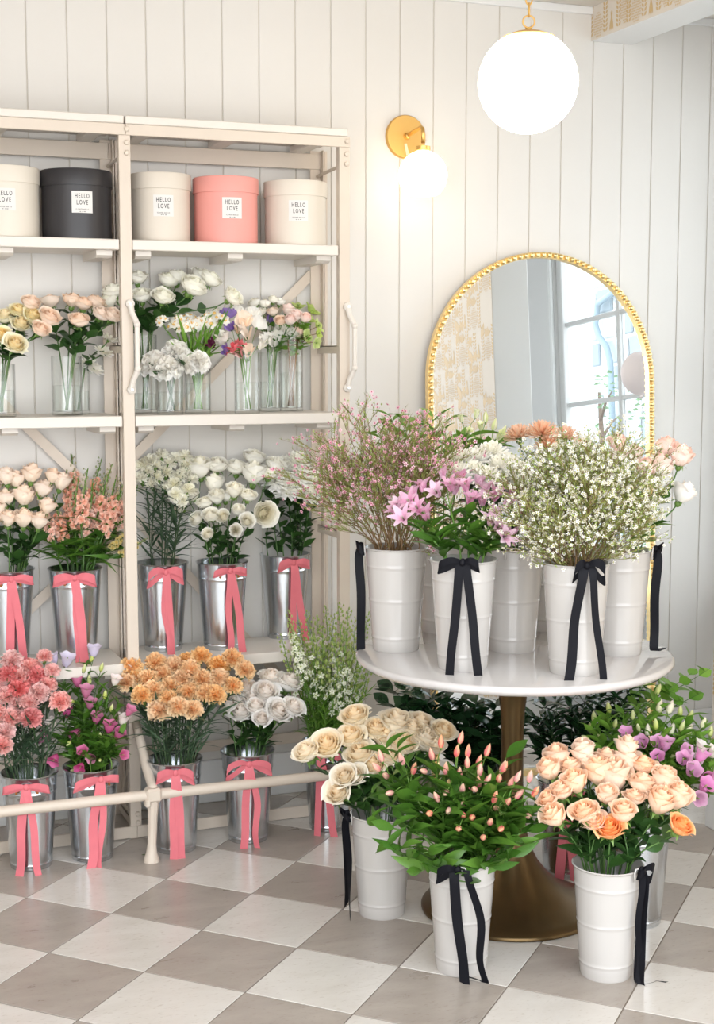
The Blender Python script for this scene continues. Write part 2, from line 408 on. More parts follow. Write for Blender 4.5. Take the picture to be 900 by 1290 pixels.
def motif(mb, x, y):
    # pineapple: net of small diamonds, crown of leaves
    for j in range(11):
        wv = .034 * math.sin(PI * (j + .7) / 11.6) ** .7
        nn = max(1, int(wv / .0052))
        for i in range(-nn, nn + 1):
            if abs(i * .0075) < wv:
                d = .0031; cx_, cy_ = x + i * .0075 + (.0037 if j % 2 else 0), y + j * .0095
                mb.add([(cx_ - d, cy_, 0), (cx_, cy_ - d * 1.35, 0), (cx_ + d, cy_, 0), (cx_, cy_ + d * 1.35, 0)], [(0, 1, 2, 3)])
    for a in (-50, -25, 0, 25, 50): flat_leaf(mb, x, y + .107, math.radians(90 + a), .045, .006)
def laurel(mb, x, y, h):
    for i in range(int(h / .016)):
        for sgn in (1, -1): flat_leaf(mb, x + sgn * .002, y + i * .016, math.radians(90 - sgn * 48), .021, .0055)
def tulip(mb, x, y):
    for a in (-24, -11, 0, 11, 24): flat_leaf(mb, x + a * .0006, y, math.radians(90 + a * .7), .075, .0055)
def starflower(mb, x, y, r):
    for i in range(6): flat_leaf(mb, x, y, i * PI / 3, r, r * .24)
def paper_side(parent, y0, y1, z0, z1, dense):
    """printed gold motifs on the face x = BX0 looking towards -x"""
    mb = MB(); pitch = .27; rows = .155 if dense else .15
    nrow = int((z1 - z0) / rows) + 2; ncol = int((y1 - y0) / pitch) + 1
    for r in range(nrow):
        for c in range(ncol):
            bx, bz = c * pitch + (pitch / 2 if r % 2 else 0), r * rows
            motif(mb, bx + .05, bz); laurel(mb, bx + .105, bz, .16); laurel(mb, bx, bz, .16); tulip(mb, bx + .15, bz + .01)
            if dense: starflower(mb, bx + .19, bz + .03, .034); starflower(mb, bx + .235, bz + .10, .03); laurel(mb, bx + .19, bz + .06, .09); starflower(mb, bx + .07, bz + .125, .024); flat_leaf(mb, bx + .21, bz, .9, .09, .018); flat_leaf(mb, bx + .12, bz + .1, 2.0, .08, .016)
            else: tulip(mb, bx + .155, bz + .09); laurel(mb, bx + .20, bz, .16); motif(mb, bx + .245, bz + .02)
    W, H = y1 - y0, z1 - z0
    keep = MB()
    for f in mb.f:
        p = [mb.v[i] for i in f]
        if all(0 <= q[0] <= W and 0 <= q[1] <= H for q in p):
            zo = .0012 + .0007 * ((len(keep.f) * 7) % 23) / 23; keep.add([(BX0 - zo, y1 - q[0], z0 + q[1]) for q in p], [tuple(range(len(p)))[::-1]])
    tag(obj('printed_motif', keep.mesh('printed_motif', M['gold_print'], False), parent), kind='stuff')
    pb = MB(); pb.box(BX0 - .0010, BX0 + .001, y0, y1, z0, z1); obj('wallpaper', pb.mesh('wallpaper', M['paper'], False), parent)
paper_side(beam, -2.39, YW - .001, BZ, ZC - .001, False)
paper_side(pier, -2.39, .249, .16, BZ - .002, True)
b = MB(); b.box(BX0 - .018, BX0, -2.4, .25, 0, .155, ch=.003); struct('baseboard_pier', b.mesh('baseboard_pier', M['trimw'], False))
# --- window wall of the bay
GY0, GY1, GZ0, GZ1 = -.44, 1.0, .72, 2.72
b = MB()
b.box(XR, XR + .22, -2.4, GY0 - .05, -.05, ZC); b.box(XR, XR + .22, GY1 + .05, YW + .1, -.05, ZC)
b.box(XR, XR + .22, GY0 - .05, GY1 + .05, -.05, GZ0 - .05); b.box(XR, XR + .22, GY0 - .05, GY1 + .05, GZ1 + .05, ZC)
struct('wall_right', b.mesh('wall_right', M['trimw'], False))
win = empty('window_1', (XR, (GY0 + GY1) / 2, GZ0)); win['kind'] = 'structure'; win['label'] = 'white window with small panes in the bay'
def wpart(name, mb, mat): o = obj(name, mb.mesh(name, mat, False), win); o.matrix_parent_inverse = win.matrix_basis.inverted(); return o
b = MB()
for (ya, yb, za, zb) in ((GY0 - .05, GY0, GZ0 - .05, GZ1 + .05), (GY1, GY1 + .05, GZ0 - .05, GZ1 + .05), (GY0, GY1, GZ0 - .05, GZ0), (GY0, GY1, GZ1, GZ1 + .05)):
    b.box(XR + .02, XR + .09, ya, yb, za, zb, ch=.004)
wpart('frame', b, M['trimw'])
b = MB()
for (ya, yb, za, zb) in ((GY0 - .17, GY0 - .045, GZ0 - .15, GZ1 + .15), (GY1 + .045, GY1 + .13, GZ0 - .15, GZ1 + .15), (GY0 - .045, GY1 + .045, GZ1 + .045, GZ1 + .15)):
    b.box(XR - .028, XR + .001, ya, yb, za, zb, ch=.008)
wpart('casing', b, M['trimw'])
b = MB(); b.box(XR - .07, XR + .03, GY0 - .18, GY1 + .14, GZ0 - .085, GZ0 - .05, ch=.005); wpart('sill', b, M['trimw'])
ym = .07
zs = [GZ0] + [1.54 + .41 * (i - 2) for i in range(1, 5)] + [GZ1]
ym2 = .545
for yy in (ym, ym2):
    b = MB(); b.box(XR + .03, XR + .065, yy - .014, yy + .014, GZ0, GZ1, ch=.004); wpart('muntin', b, M['trimw'])
for z in zs[1:-1]:
    b = MB(); b.box(XR + .034, XR + .061, GY0, GY1, z - .011, z + .011, ch=.003); wpart('muntin', b, M['trimw'])
for i in range(5):
    for (ya, yb) in ((GY0, ym - .014), (ym + .014, ym2 - .014), (ym2 + .014, GY1)):
        b = MB(); b.box(XR + .046, XR + .050, ya, yb, zs[i] + .011 * (i > 0), zs[i + 1] - .011 * (i < 4)); wpart('pane', b, M['pane'])
# --- outside: pavement, stone neighbour, drainpipe, young tree
M['pave'] = plain('pavement_concrete', rgb(205, 204, 200), .9)
M['stone'] = [plain('pale_stone_%d' % i, c, .85, var=.06, scale=5, bump=.2, bscale=18) for i, c in enumerate((rgb(226, 228, 228), rgb(200, 206, 210), rgb(160, 172, 180)))]
M['mortar'] = plain('lime_mortar', rgb(246, 246, 244), .95)
M['pipe'] = plain('grey_pipe_paint', rgb(150, 168, 180), .5)
b = MB(); b.box(3.4, 12, -14, 6, -.3, -.2); struct('pavement', b.mesh('pavement', M['pave'], False))
FX = 7.0
b = MB(); b.box(FX, FX + .4, -9.6, -3.6, -.2, 5.6); bld = obj('stone_building', b.mesh('stone_building', M['mortar'], False))
tag(bld, 'pale stone house seen through the window panes in the mirror', 'building')
rs = random.Random(3)
stm = []
for i, (wd, m) in enumerate(((.34, 0), (.44, 1), (.28, 2), (.38, 0), (.5, 1))):
    b = MB(); b.box(-.03, 0, -wd / 2, wd / 2, -.115, .115, ch=.012); stm.append((wd, b.mesh('stone', M['stone'][m], False)))
for r in range(15):
    y = -9.5 + rs.uniform(0, .2); z = .1 + r * .262
    while y < -4.2:
        wd, me = rs.choice(stm)
        o = obj('stone', me, bld); o.location = (FX, y + wd / 2, z); y += wd + .035
pr = MB(); pr.tube([(FX - .10, -6.30, -.2), (FX - .10, -6.30, 2.35), (FX - .10, -6.36, 2.5), (FX - .10, -6.5, 2.62), (FX - .10, -6.56, 2.75), (FX - .10, -6.5, 2.95), (FX - .10, -6.2, 3.02), (FX - .10, -6.12, 3.15), (FX - .10, -6.12, 5.5)], .034, 10)
tag(obj('drainpipe', pr.mesh('drainpipe', M['pipe'])), 'grey bent drainpipe on the stone house', 'pipe')
tree = empty('young_tree', (5.6, -4.35, -.2)); tag(tree, 'small green tree outside the window', 'tree')
b = MB(); b.tube([(0, 0, 0), (.02, 0, .8), (0, .03, 1.5), (0, 0, 2.1)], [.05, .04, .03, .012], 7)
for i in range(7):
    a = i * 2.4; z = .9 + i * .16; b.tube([(0, 0, z), (.2 * math.cos(a), .2 * math.sin(a), z + .15), (.38 * math.cos(a), .38 * math.sin(a), z + .22)], [.016, .011, .005], 5)
obj('trunk', b.mesh('trunk', plain('tree_bark', rgb(120, 100, 84), .9)), tree)
b = MB()
for i in range(700):
    z = rs.uniform(.8, 2.25); rr = .55 * math.sqrt(max(.05, 1 - ((z - 1.4) / .9) ** 2)) * rs.uniform(.2, 1) ** .5; a = rs.uniform(0, 2 * PI)
    c = Vector((rr * math.cos(a), rr * math.sin(a), z)); m_ = T(*c) @ Matrix.Rotation(rs.uniform(0, 6), 4, 'Z') @ Matrix.Rotation(rs.uniform(-1, 1), 4, 'X')
    L = rs.uniform(.04, .07); b.add([m_ @ Vector(p) for p in ((0, 0, 0), (L * .5, L * .3, .008), (L, 0, 0), (L * .5, -L * .3, .008))], [(0, 1, 2, 3)])
tag(obj('foliage', b.mesh('foliage', leafm('tree_leaf', rgb(120, 150, 110), rgb(160, 186, 140), transl=.3)), tree), kind='stuff')
# --- pale pink balloon tied to a weight in the bay
bal = empty('balloon', (2.80, .70, 0)); tag(bal, 'pale pink balloon on a string in the window bay, seen in the mirror', 'balloon')
b = MB(); b.sphere((0, 0, 1.60), .085, 20, 12, sq=(1, 1, 1.12)); b.tube([(0, 0, 1.508), (0, 0, 1.49)], [.004, .01], 8); obj('skin', b.mesh('skin', petal('pale_pink_latex', rgb(253, 246, 246), rgb(253, 246, 246), transl=.3)), bal)
b = MB(); b.tube([(0, 0, 1.49), (.01, 0, 1.0), (0, .01, .5), (0, 0, .05)], .0012, 4); obj('string', b.mesh('string', M['paper_white']), bal)
b = MB(); b.lathe([(.03, 0), (.035, .01), (.03, .05), (.01, .06)], 16); obj('weight', b.mesh('weight', M['paper_white']), bal)

# ================================================================== SHELVING RACK
YF, YB = .84, 1.12
rack = empty('shelving_rack', (.43, YF, 0)); tag(rack, 'cream painted metal shelving rack bolted together, filled with flowers and boxes', 'shelving')
RI = rack.matrix_basis.inverted()
def rp(name, mb, mat=None, smooth=False, parent=None):
    o = obj(name, mb.mesh(name, mat or M['rack'], smooth), parent or rack)
    o.matrix_parent_inverse = T(*(-Vector(rack.location))) if not parent else Matrix.Identity(4)
    return o
ZT = 2.404
def channel(mb, xc, y, w, d, z0, z1, front):
    """folded steel post: face plate with two returns"""
    t = .004; sg = 1 if front else -1
    ya, yb = sorted((y, y + sg * t)); mb.box(xc - w / 2, xc + w / 2, ya, yb, z0, z1, ch=.001)
    yc, yd = sorted((y + sg * t, y + sg * d))
    mb.box(xc - w / 2, xc - w / 2 + t, yc, yd, z0, z1); mb.box(xc + w / 2 - t, xc + w / 2, yc, yd, z0, z1)
posts = (-.335, .4275, 1.1875)
for xc in posts:
    b = MB(); channel(b, xc, YF, .038, .030, 0, ZT - .03, True)
    for i in range(40): b.box(xc - .0195, xc - .0188, YF + .010, YF + .016, .12 + i * .056, .144 + i * .056, 0)
    rp('post', b)
    b = MB(); xb = xc + .004
    t = .004; b.box(xb - .030, xb + .012, YB, YB + t, 0, ZT - .04); b.box(xb + .008, xb + .012, YB - .030, YB, 0, ZT - .04); b.box(xb + .020, xb + .030, YB - .012, YB + t, 0, ZT - .04)
    rp('post', b)
M['slot'] = plain('slot_dark', rgb(120, 104, 88), .8)
for xc in posts[1:]:
    b = MB()
    for i in range(22): b.box(xc + .0115, xc + .0235, YB - .0015, YB + .001, .95 + i * .063, .985 + i * .063)
    rp('slot_strip', b, M['slot'])
# shelves: board on battens
def shelf(x0, x1, zt, th, name='shelf', yb=YB - .002, yf=YF + .002):
    b = MB(); b.box(x0, x1, yf, yb, zt - th, zt, ch=.0025); s = rp(name, b, M['shelf'])
    n = 3
    for i in range(n):
        xc = x0 + (x1 - x0) * (.06 + .88 * i / (n - 1)); bb = MB(); z1 = zt - th; z0 = z1 - .024
        xa, xb = xc - .026, xc + .026
        bb.add([(xa, yf + .035, z1), (xb, yf + .035, z1), (xb, yb, z1), (xa, yb, z1), (xa, yf + .035, z0 + .008), (xb, yf + .035, z0 + .008), (xb, yf + .05, z0), (xa, yf + .05, z0), (xb, yb, z0), (xa, yb, z0)],
               [(0, 1, 2, 3), (4, 5, 1, 0), (7, 6, 5, 4), (9, 8, 6, 7), (3, 2, 8, 9), (0, 3, 9, 7, 4), (1, 5, 6, 8, 2)])
        o = obj('batten', bb.mesh('batten', M['shelf'], False), s)
    return s
SH = {1: 2.010, 2: 1.436, 3: .606}
for (x0, x1) in ((-.314, .4060), (.4490, 1.1660)):
    for z, th in ((SH[1], .034), (SH[2], .036), (SH[3], .037)): shelf(x0, x1, z, th)
    b = MB(); b.box(x0 - .018, x1 + .034 if x1 > 1 else x1 + .020, YF - .004, YB + .01, ZT - .027, ZT, ch=.003); s = rp('top_board', b, M['shelf'])
    for i in range(3):
        xc = x0 + (x1 - x0) * (.08 + .84 * i / 2); bb = MB(); bb.box(xc - .026, xc + .026, YF + .02, YB, ZT - .052, ZT - .027, ch=.004); obj('batten', bb.mesh('batten', M['shelf'], False), s)
for (x0, x1) in ((-.35, .4290), (.4310, 1.2060)):
    b = MB(); b.box(x0, x1, YF - .006, YF + .004, ZT - .063, ZT - .028, ch=.0015); rp('fascia', b)
    b = MB(); b.box(x0, x1, YB - .004, YB + .004, ZT - .105, ZT - .05, ch=.0015); rp('rail', b)
    b = MB(); b.box(x0, x1, YF - .004, YF + .004, .004, .044, ch=.001); rp('rail', b)          # bottom rail, front
    b = MB(); b.box(x0, x1, YB - .004, YB + .004, .195, .235, ch=.001); rp('rail', b)          # low back rail
# end bars from front to back
for xc in posts:
    for z in (2.255, 1.655, 1.00, .30, .03):
        b = MB()
        if z > 2: b.tube([(xc, YF + .01, z + .03), (xc, YB - .005, z + .02)], .006, 8)
        else: b.box(xc - .003, xc + .003, YF + .004, YB, z - .014, z + .014, ch=.001); b.box(xc - .003, xc + .016, YF + .03, YB - .02, z + .010, z + .014)
        rp('end_bar', b)
    b = MB(); d = Vector((0, YB - YF, .26)); b.tube([(xc, YF + .02, .30), (xc, YB - .01, .04)], .007, 6); rp('end_brace', b)
def brace(xa, za, xb, zb):
    b = MB(); d = Vector((xb - xa, 0, zb - za)).normalized(); n = Vector((-d.z, 0, d.x)) * .017
    p = [Vector((xa, 0, za)) + n, Vector((xb, 0, zb)) + n, Vector((xb, 0, zb)) - n, Vector((xa, 0, za)) - n]
    vs = [(q.x, YB + .006, q.z) for q in p] + [(q.x, YB + .011, q.z) for q in p]
    b.add(vs, [(0, 3, 2, 1), (4, 5, 6, 7), (0, 1, 5, 4), (1, 2, 6, 5), (2, 3, 7, 6), (3, 0, 4, 7)]); rp('brace', b)
brace(1.17, 1.93, .44, 1.22); brace(.44, 1.14, 1.17, .30); brace(-.32, 1.86, .42, 1.10); brace(.42, 1.02, -.32, .36)
def bolt(parent, x, y, z, r=.009):
    b = MB(); b.lathe([(r, 0), (r, .006), (r * .7, .008)], 6); b.xform(Matrix.Rotation(PI / 2, 4, 'X')); b.xform(T(x, y, z)); rp('bolt', b)
for xc in posts[1:]:
    dx = .006
    for z in (2.36, 2.318, 2.285, .085, .055): bolt(rack, xc + dx, YF - (.006 if z > 2.35 else 0), z)
    # cast grab handle with two bolted feet
    hb = MB(); zt, zb = 1.802, 1.522; x = xc + .012
    hb.tube([(x - .004, YF - .010, zt), (x, YF - .016, zt - .03), (x + .010, YF - .030, zt - .058), (x + .012, YF - .034, zt - .072), (x + .012, YF - .034, zb + .072), (x + .010, YF - .030, zb + .058), (x, YF - .016, zb + .03), (x - .004, YF - .010, zb)],
            [.011, .0095, .0095, .0085, .0085, .0095, .0095, .011], 10)
    for zz in (zt - .068, zb + .068): hb.sphere((x + .012, YF - .034, zz), .0115, 10, 6)
    for zz in (zt, zb): hb.lathe([(.015, 0), (.015, .012), (.010, .016)], 10, org=(0, 0, 0))
    # last two discs were built at the origin facing up: turn and set them on the post
    n = len(hb.v); per = 30
    for q, zz in enumerate((zt, zb)):
        mt = T(x - .004, YF, zz) @ Matrix.Rotation(PI / 2, 4, 'X')
        for i in range(n - per * (2 - q), n - per * (1 - q)): hb.v[i] = tuple(mt @ Vector(hb.v[i]))
    h = rp('handle', hb, M['shelf'], smooth=True); autosmooth(h.data)
    for zz in (zt, zb):
        bb = MB(); bb.lathe([(.006, 0), (.006, .005), (.004, .006)], 6); bb.xform(T(x - .004, YF - .016, zz) @ Matrix.Rotation(PI / 2, 4, 'X')); obj('bolt', bb.mesh('bolt', M['wire'], False), h)
# fold-out guard rail in front of the floor buckets
YBAR, ZBAR = .600, .222
b = MB(); b.tube([(-.40, YBAR, ZBAR), (1.24, YBAR, ZBAR)], .0175, 16); o = rp('guard_bar', b, smooth=True); autosmooth(o.data)
for xc in posts:
    xs = xc + .005
    b = MB(); b.tube([(xs, YF, .40), (xs, YF - .06, .36), (xs + .002, YF - .13, .29), (xs + .004, YBAR + .03, .245), (xs + .004, YBAR, ZBAR + .01)], [.015, .016, .016, .016, .017], 10); o = rp('bar_arm', b, smooth=True)
    b = MB(); b.box(xs - .026, xs + .026, YBAR - .024, YBAR + .024, ZBAR - .022, ZBAR + .024, ch=.008); b.box(xs - .03, xs - .012, YBAR - .026, YBAR + .01, ZBAR - .034, ZBAR - .01, ch=.004); rp('bar_clamp', b)
    b = MB(); b.tube([(xs, YBAR, ZBAR - .015), (xs - .002, YBAR, .15), (xs - .006, YBAR, .06), (xs - .008, YBAR, .03), (xs - .008, YBAR, .012), (xs - .008, YBAR, 0)], [.020, .016, .0145, .018, .025, .026], 10); o = rp('bar_leg', b, smooth=True); autosmooth(o.data)

# ================================================================== HAT BOXES
def text_mesh(body, size, sx, spacing=1.0):
    cu = bpy.data.curves.new('lettering', 'FONT'); cu.body = body; cu.size = size; cu.align_x = 'CENTER'; cu.resolution_u = 2; cu.space_character = spacing
    cu.offset = size * .012
    o = bpy.data.objects.new('tmp_text', cu); COL.objects.link(o)
    dg = bpy.context.evaluated_depsgraph_get(); me = o.evaluated_get(dg).to_mesh()
    vs = [(v.co.x * sx, v.co.y) for v in me.vertices]; fs = [tuple(p.vertices) for p in me.polygons]
    o.evaluated_get(dg).to_mesh_clear(); bpy.data.objects.remove(o); bpy.data.curves.remove(cu)
    return vs, fs
TXT = [(text_mesh('HELLO', .0205, .62, 1.35), .012), (text_mesh('LOVE', .0205, .62, 1.35), -.0085), (text_mesh('FLOWER BAR CO', .0062, .72, 1.25), -.0255)]
def hat_box(px, mat, label, R=.112, H=.222, y=.962, lab=0.0, z=SH[1]):
    c = at_y(px, 300, y); root = empty('hat_box', (c.x, y, z)); tag(root, label, 'box', 'round hat boxes on the top shelf')
    b = MB(); b.lathe([(R - .004, 0), (R, .001), (R, H - .03)], 56); o = obj('body', b.mesh('body', mat), root); autosmooth(o.data)
    b = MB(); b.lathe([(R + .0005, H - .052), (R + .004, H - .052), (R + .0045, H - .004), (R + .002, H), (R - .01, H + .001)], 56); o = obj('lid', b.mesh('lid', mat), root); autosmooth(o.data)
    toC = CAM - Vector((c.x, y, z)); a0 = math.atan2(toC.y, toC.x) + lab
    def wrap(u, v, off): a = a0 + u / R; return ((R + off) * math.cos(a), (R + off) * math.sin(a), .115 + v)
    lb = MB(); hw, hh = .0335, .0345
    lb.grid(lambda u, v: wrap(u * hw, -hh + 2 * hh * v, .0008), 10, 1); lbo = obj('label', lb.mesh('label', M['paper_white']), root)
    tx = MB()
    for (vs_, fs_), dv in TXT: tx.add([wrap(p, q + dv, .0013) for p, q in vs_], fs_)
    for i, ln in enumerate((.005, .003, .006)): tx.grid(lambda u, v: wrap(-.007 + i * .007 + u * ln * .45, -.0312 + .0016 * v, .0013), 1, 1)
    obj('lettering', tx.mesh('lettering', M['ink'], False), lbo)
hat_box(6, M['box_cream'], 'cream round box with white label at the far end beside the black box', lab=.03)
hat_box(97.5, M['box_black'], 'black round hat box with white HELLO LOVE label', lab=.16, R=.113)
hat_box(203, M['box_ivory'], 'ivory round box between the rack post and the pink box', lab=.10, R=.098, H=.224)
hat_box(285, M['box_pink'], 'coral pink round hat box with white label', lab=.20, R=.108, H=.221)
hat_box(372.5, M['box_cream'], 'cream round box between the pink box and the end post', lab=.10, R=.106, H=.219)
# ================================================================== MIRROR
LEAN = math.radians(3.0)
mir = empty('arched_mirror', (2.106, 1.018, 0)); mir.rotation_euler = (-LEAN, 0, 0)
tag(mir, 'tall arched mirror with gold beaded frame leaning on the plank wall', 'mirror')
MW, MH = .493, 2.032
def arch(w, H, n=48, z0=0.0):
    p = [(-w, z0)]
    nst = 14
    for i in range(1, nst): p.append((-w, z0 + (H - w - z0) * i / nst))
    for i in range(n + 1): a = PI - PI * i / n; p.append((w * math.cos(a), H - w + w * math.sin(a)))
    for i in range(nst - 1, 0, -1): p.append((w, z0 + (H - w - z0) * i / nst))
    p.append((w, z0)); return p
b = MB(); ou, inn = arch(MW, MH), arch(MW - .022, MH - .022, z0=.022)
vs = []
for (o_, i_) in zip(ou, inn):
    vs += [(o_[0], .012, o_[1]), (o_[0], -.014, o_[1]), (i_[0], -.014, i_[1]), (i_[0], .006, i_[1])]
fs = []; n = len(ou)
for i in range(n):
    j = (i + 1) % n
    for k in range(4):
        k2 = (k + 1) % 4; fs.append((i * 4 + k, j * 4 + k, j * 4 + k2, i * 4 + k2))
b.add(vs, fs); o = obj('frame', b.mesh('frame', M['gold'], False), mir)
b = MB(); pts = [(x, 0.0, z) for x, z in arch(MW - .02, MH - .02, z0=.02)]; b.add(pts, [tuple(range(len(pts) - 1, -1, -1))]); obj('glass', b.mesh('glass', M['mirror'], False), mir)
b = MB(); pts = [(x, .008, z) for x, z in arch(MW - .005, MH - .005, z0=.005)]; b.add(pts, [tuple(range(len(pts)))]); obj('backing', b.mesh('backing', M['rack'], False), mir)
# beads
mid = arch(MW - .011, MH - .011, 200, .011); L = 0; seg = []
b = MB(); last = None; acc = 0
fine = []
for (p, q) in zip(mid, mid[1:]):
    m_ = max(1, int(math.dist(p, q) / .002))
    for i in range(m_): fine.append((p[0] + (q[0] - p[0]) * i / m_, p[1] + (q[1] - p[1]) * i / m_))
for p in fine:
    if last is None or math.dist(p, last) >= .0235: b.sphere((p[0], -.0180, p[1]), .0106, 8, 6); last = p
tag(obj('bead_trim', b.mesh('bead_trim', M['gold']), mir), kind='stuff')

# ================================================================== LAMPS
sc = at_y(510.5, 173, YW)
sco = empty('wall_sconce', (sc.x, YW, sc.z)); tag(sco, 'brass wall sconce with a glowing white glass globe', 'lamp')
b = MB(); b.lathe([(.079, 0), (.0795, .010), (.076, .016), (.0, .0165)], 48); b.xform(Matrix.Rotation(PI / 2, 4, 'X')); o = obj('backplate', b.mesh('backplate', M['brass']), sco); autosmooth(o.data)
gc = at_y(533, 221, YW - .145); g = Vector((gc.x - sc.x, -.145, gc.z - sc.z))
b = MB(); b.tube([(0, -.014, .002), (0, -.035, .002)], [.013, .010], 12)
b.tube([(0, -.02, .002), (g.x * .5, -.09, .012), (g.x * .85, -.128, .018), (g.x * .97, -.142, .012), (g.x, -.145, -.005), (g.x, -.145, g.z + .115)], .0075, 10); obj('arm', b.mesh('arm', M['brass']), sco)
b = MB(); b.lathe([(.026, .088), (.027, .090), (.027, .103), (.008, .104)], 24, org=tuple(g)); o = obj('cap', b.mesh('cap', M['brass']), sco); autosmooth(o.data)
b = MB(); Rg = .089; prof = []
for i in range(1, 22):
    ph = -PI / 2 + PI * i / 22; z = Rg * math.sin(ph); prof.append((Rg * math.cos(ph), max(z, -.072)))
b.lathe(prof, 40, org=tuple(g)); obj('globe', b.mesh('globe', M['globe_warm']), sco)
b = MB(); b.box(-.016, -.005, -.0175, -.017, -.066, -.024); b.xform(Matrix.Rotation(-.22, 4, 'Y')); obj('tape', b.mesh('tape', M['tape'], False), sco)

def pendant(c, R, label):
    r = empty('globe_pendant', (c.x, c.y, c.z)); tag(r, label, 'lamp')
    b = MB(); prof = [(R * math.cos(-PI / 2 + PI * i / 32), R * math.sin(-PI / 2 + PI * i / 32)) for i in range(1, 30)]; b.lathe(prof, 56); obj('globe', b.mesh('globe', M['globe']), r)
    b = MB(); b.lathe([(R * math.sin(.52) + .001, R * math.cos(.52) - .001), (R * math.sin(.52) + .003, R * math.cos(.52) + .002), (R * .3, R * .965), (.02, R * 1.003), (.011, R * 1.012), (.010, R * 1.05)], 40); o = obj('cap', b.mesh('cap', M['brass']), r); autosmooth(o.data)
    def link(z, rx, rz, th, ang):
        b = MB(); pts = [(rx * math.cos(a) * math.cos(ang), rx * math.cos(a) * math.sin(ang), z + rz * math.sin(a)) for a in [2 * PI * i / 20 for i in range(21)]]
        b.tube(pts, th, 7, cap=False); return b
    obj('ring', link(R * 1.05 + .019, .0175, .0175, .0026, -YAW).mesh('ring', M['brass']), r)
    z = R * 1.05 + .045; k = 0
    while c.z + z < ZC - .02:
        obj('chain_link', link(z + .008, .0095, .020, .0026, -YAW + (PI / 2 if k % 2 == 0 else 0)).mesh('chain_link', M['brass']), r); z += .034; k += 1
    b = MB(); b.tube([(.006, 0, R * 1.04), (.010, 0, R + .1), (.004, 0, R + .2), (0, 0, ZC - c.z - .02)], .0018, 5); obj('cord', b.mesh('cord', M['paper_white']), r)
    b = MB(); b.lathe([(.055, ZC - c.z - .022), (.06, ZC - c.z - .018), (.06, ZC - c.z)], 24); obj('canopy', b.mesh('canopy', M['brass']), r)
pendant(at_depth(665.5, 104, 4.25), .149, 'large glowing white globe pendant on a gold chain above the table')
pendant(Vector((-.95, -.35, 2.42)), .149, 'unseen globe pendant added out of frame to warm the light on the left')  # second globe is out of view, added for warm light at upper left

# ================================================================== TABLE
TC = Vector((1.335, -.165)); TZ = .775
tab = empty('pedestal_table', (TC.x, TC.y, 0)); tag(tab, 'round white marble table on a trumpet shaped bronze pedestal', 'table')
b = MB(); Rt = .462; b.lathe([(Rt - .045, TZ - .030), (Rt - .012, TZ - .0265), (Rt - .002, TZ - .017), (Rt, TZ - .010), (Rt - .003, TZ - .003), (Rt - .009, TZ)], 96)
o = obj('table_top', b.mesh('table_top', M['marble']), tab); autosmooth(o.data, 50)
prof = [(.258, 0), (.265, .003), (.266, .009), (.262, .014), (.235, .024), (.195, .042), (.150, .070), (.112, .105), (.080, .145), (.058, .19), (.045, .24), (.038, .30), (.034, .38), (.033, .46), (.0335, .54), (.036, .60), (.043, .655), (.058, .70), (.078, .73), (.098, .7445)]
b = MB(); b.lathe(prof, 72); o = obj('pedestal', b.mesh('pedestal', M['bronze']), tab); autosmooth(o.data, 50)

# ================================================================== BUCKETS AND RIBBONS
def strip(mb, pts, wdirs, w, taper_end=0.0):
    vs = []; n = len(pts)
    for i, (p, d) in enumerate(zip(pts, wdirs)):
        p = Vector(p); d = Vector(d).normalized() * w / 2
        sh = Vector((0, 0, 0))
        if i == n - 1 and taper_end: sh = (p - Vector(pts[i - 1])).normalized() * taper_end
        vs += [p - d, p + d + sh]
    fs = [(2 * i, 2 * i + 1, 2 * i + 3, 2 * i + 2) for i in range(n - 1)]
    mb.add(vs, fs)
def curve_pts(P, n):
    """Catmull-Rom through the points P"""
    P = [Vector(p) for p in P]; Q = [P[0] * 2 - P[1]] + P + [P[-1] * 2 - P[-2]]; out = []
    for i in range(1, len(Q) - 2):
        for k in range(n):
            t = k / n; a, b_, c, d = Q[i - 1], Q[i], Q[i + 1], Q[i + 2]
            out.append(.5 * ((2 * b_) + (c - a) * t + (2 * a - 5 * b_ + 4 * c - d) * t * t + (3 * b_ - a - 3 * c + d) * t ** 3))
    out.append(P[-1]); return out
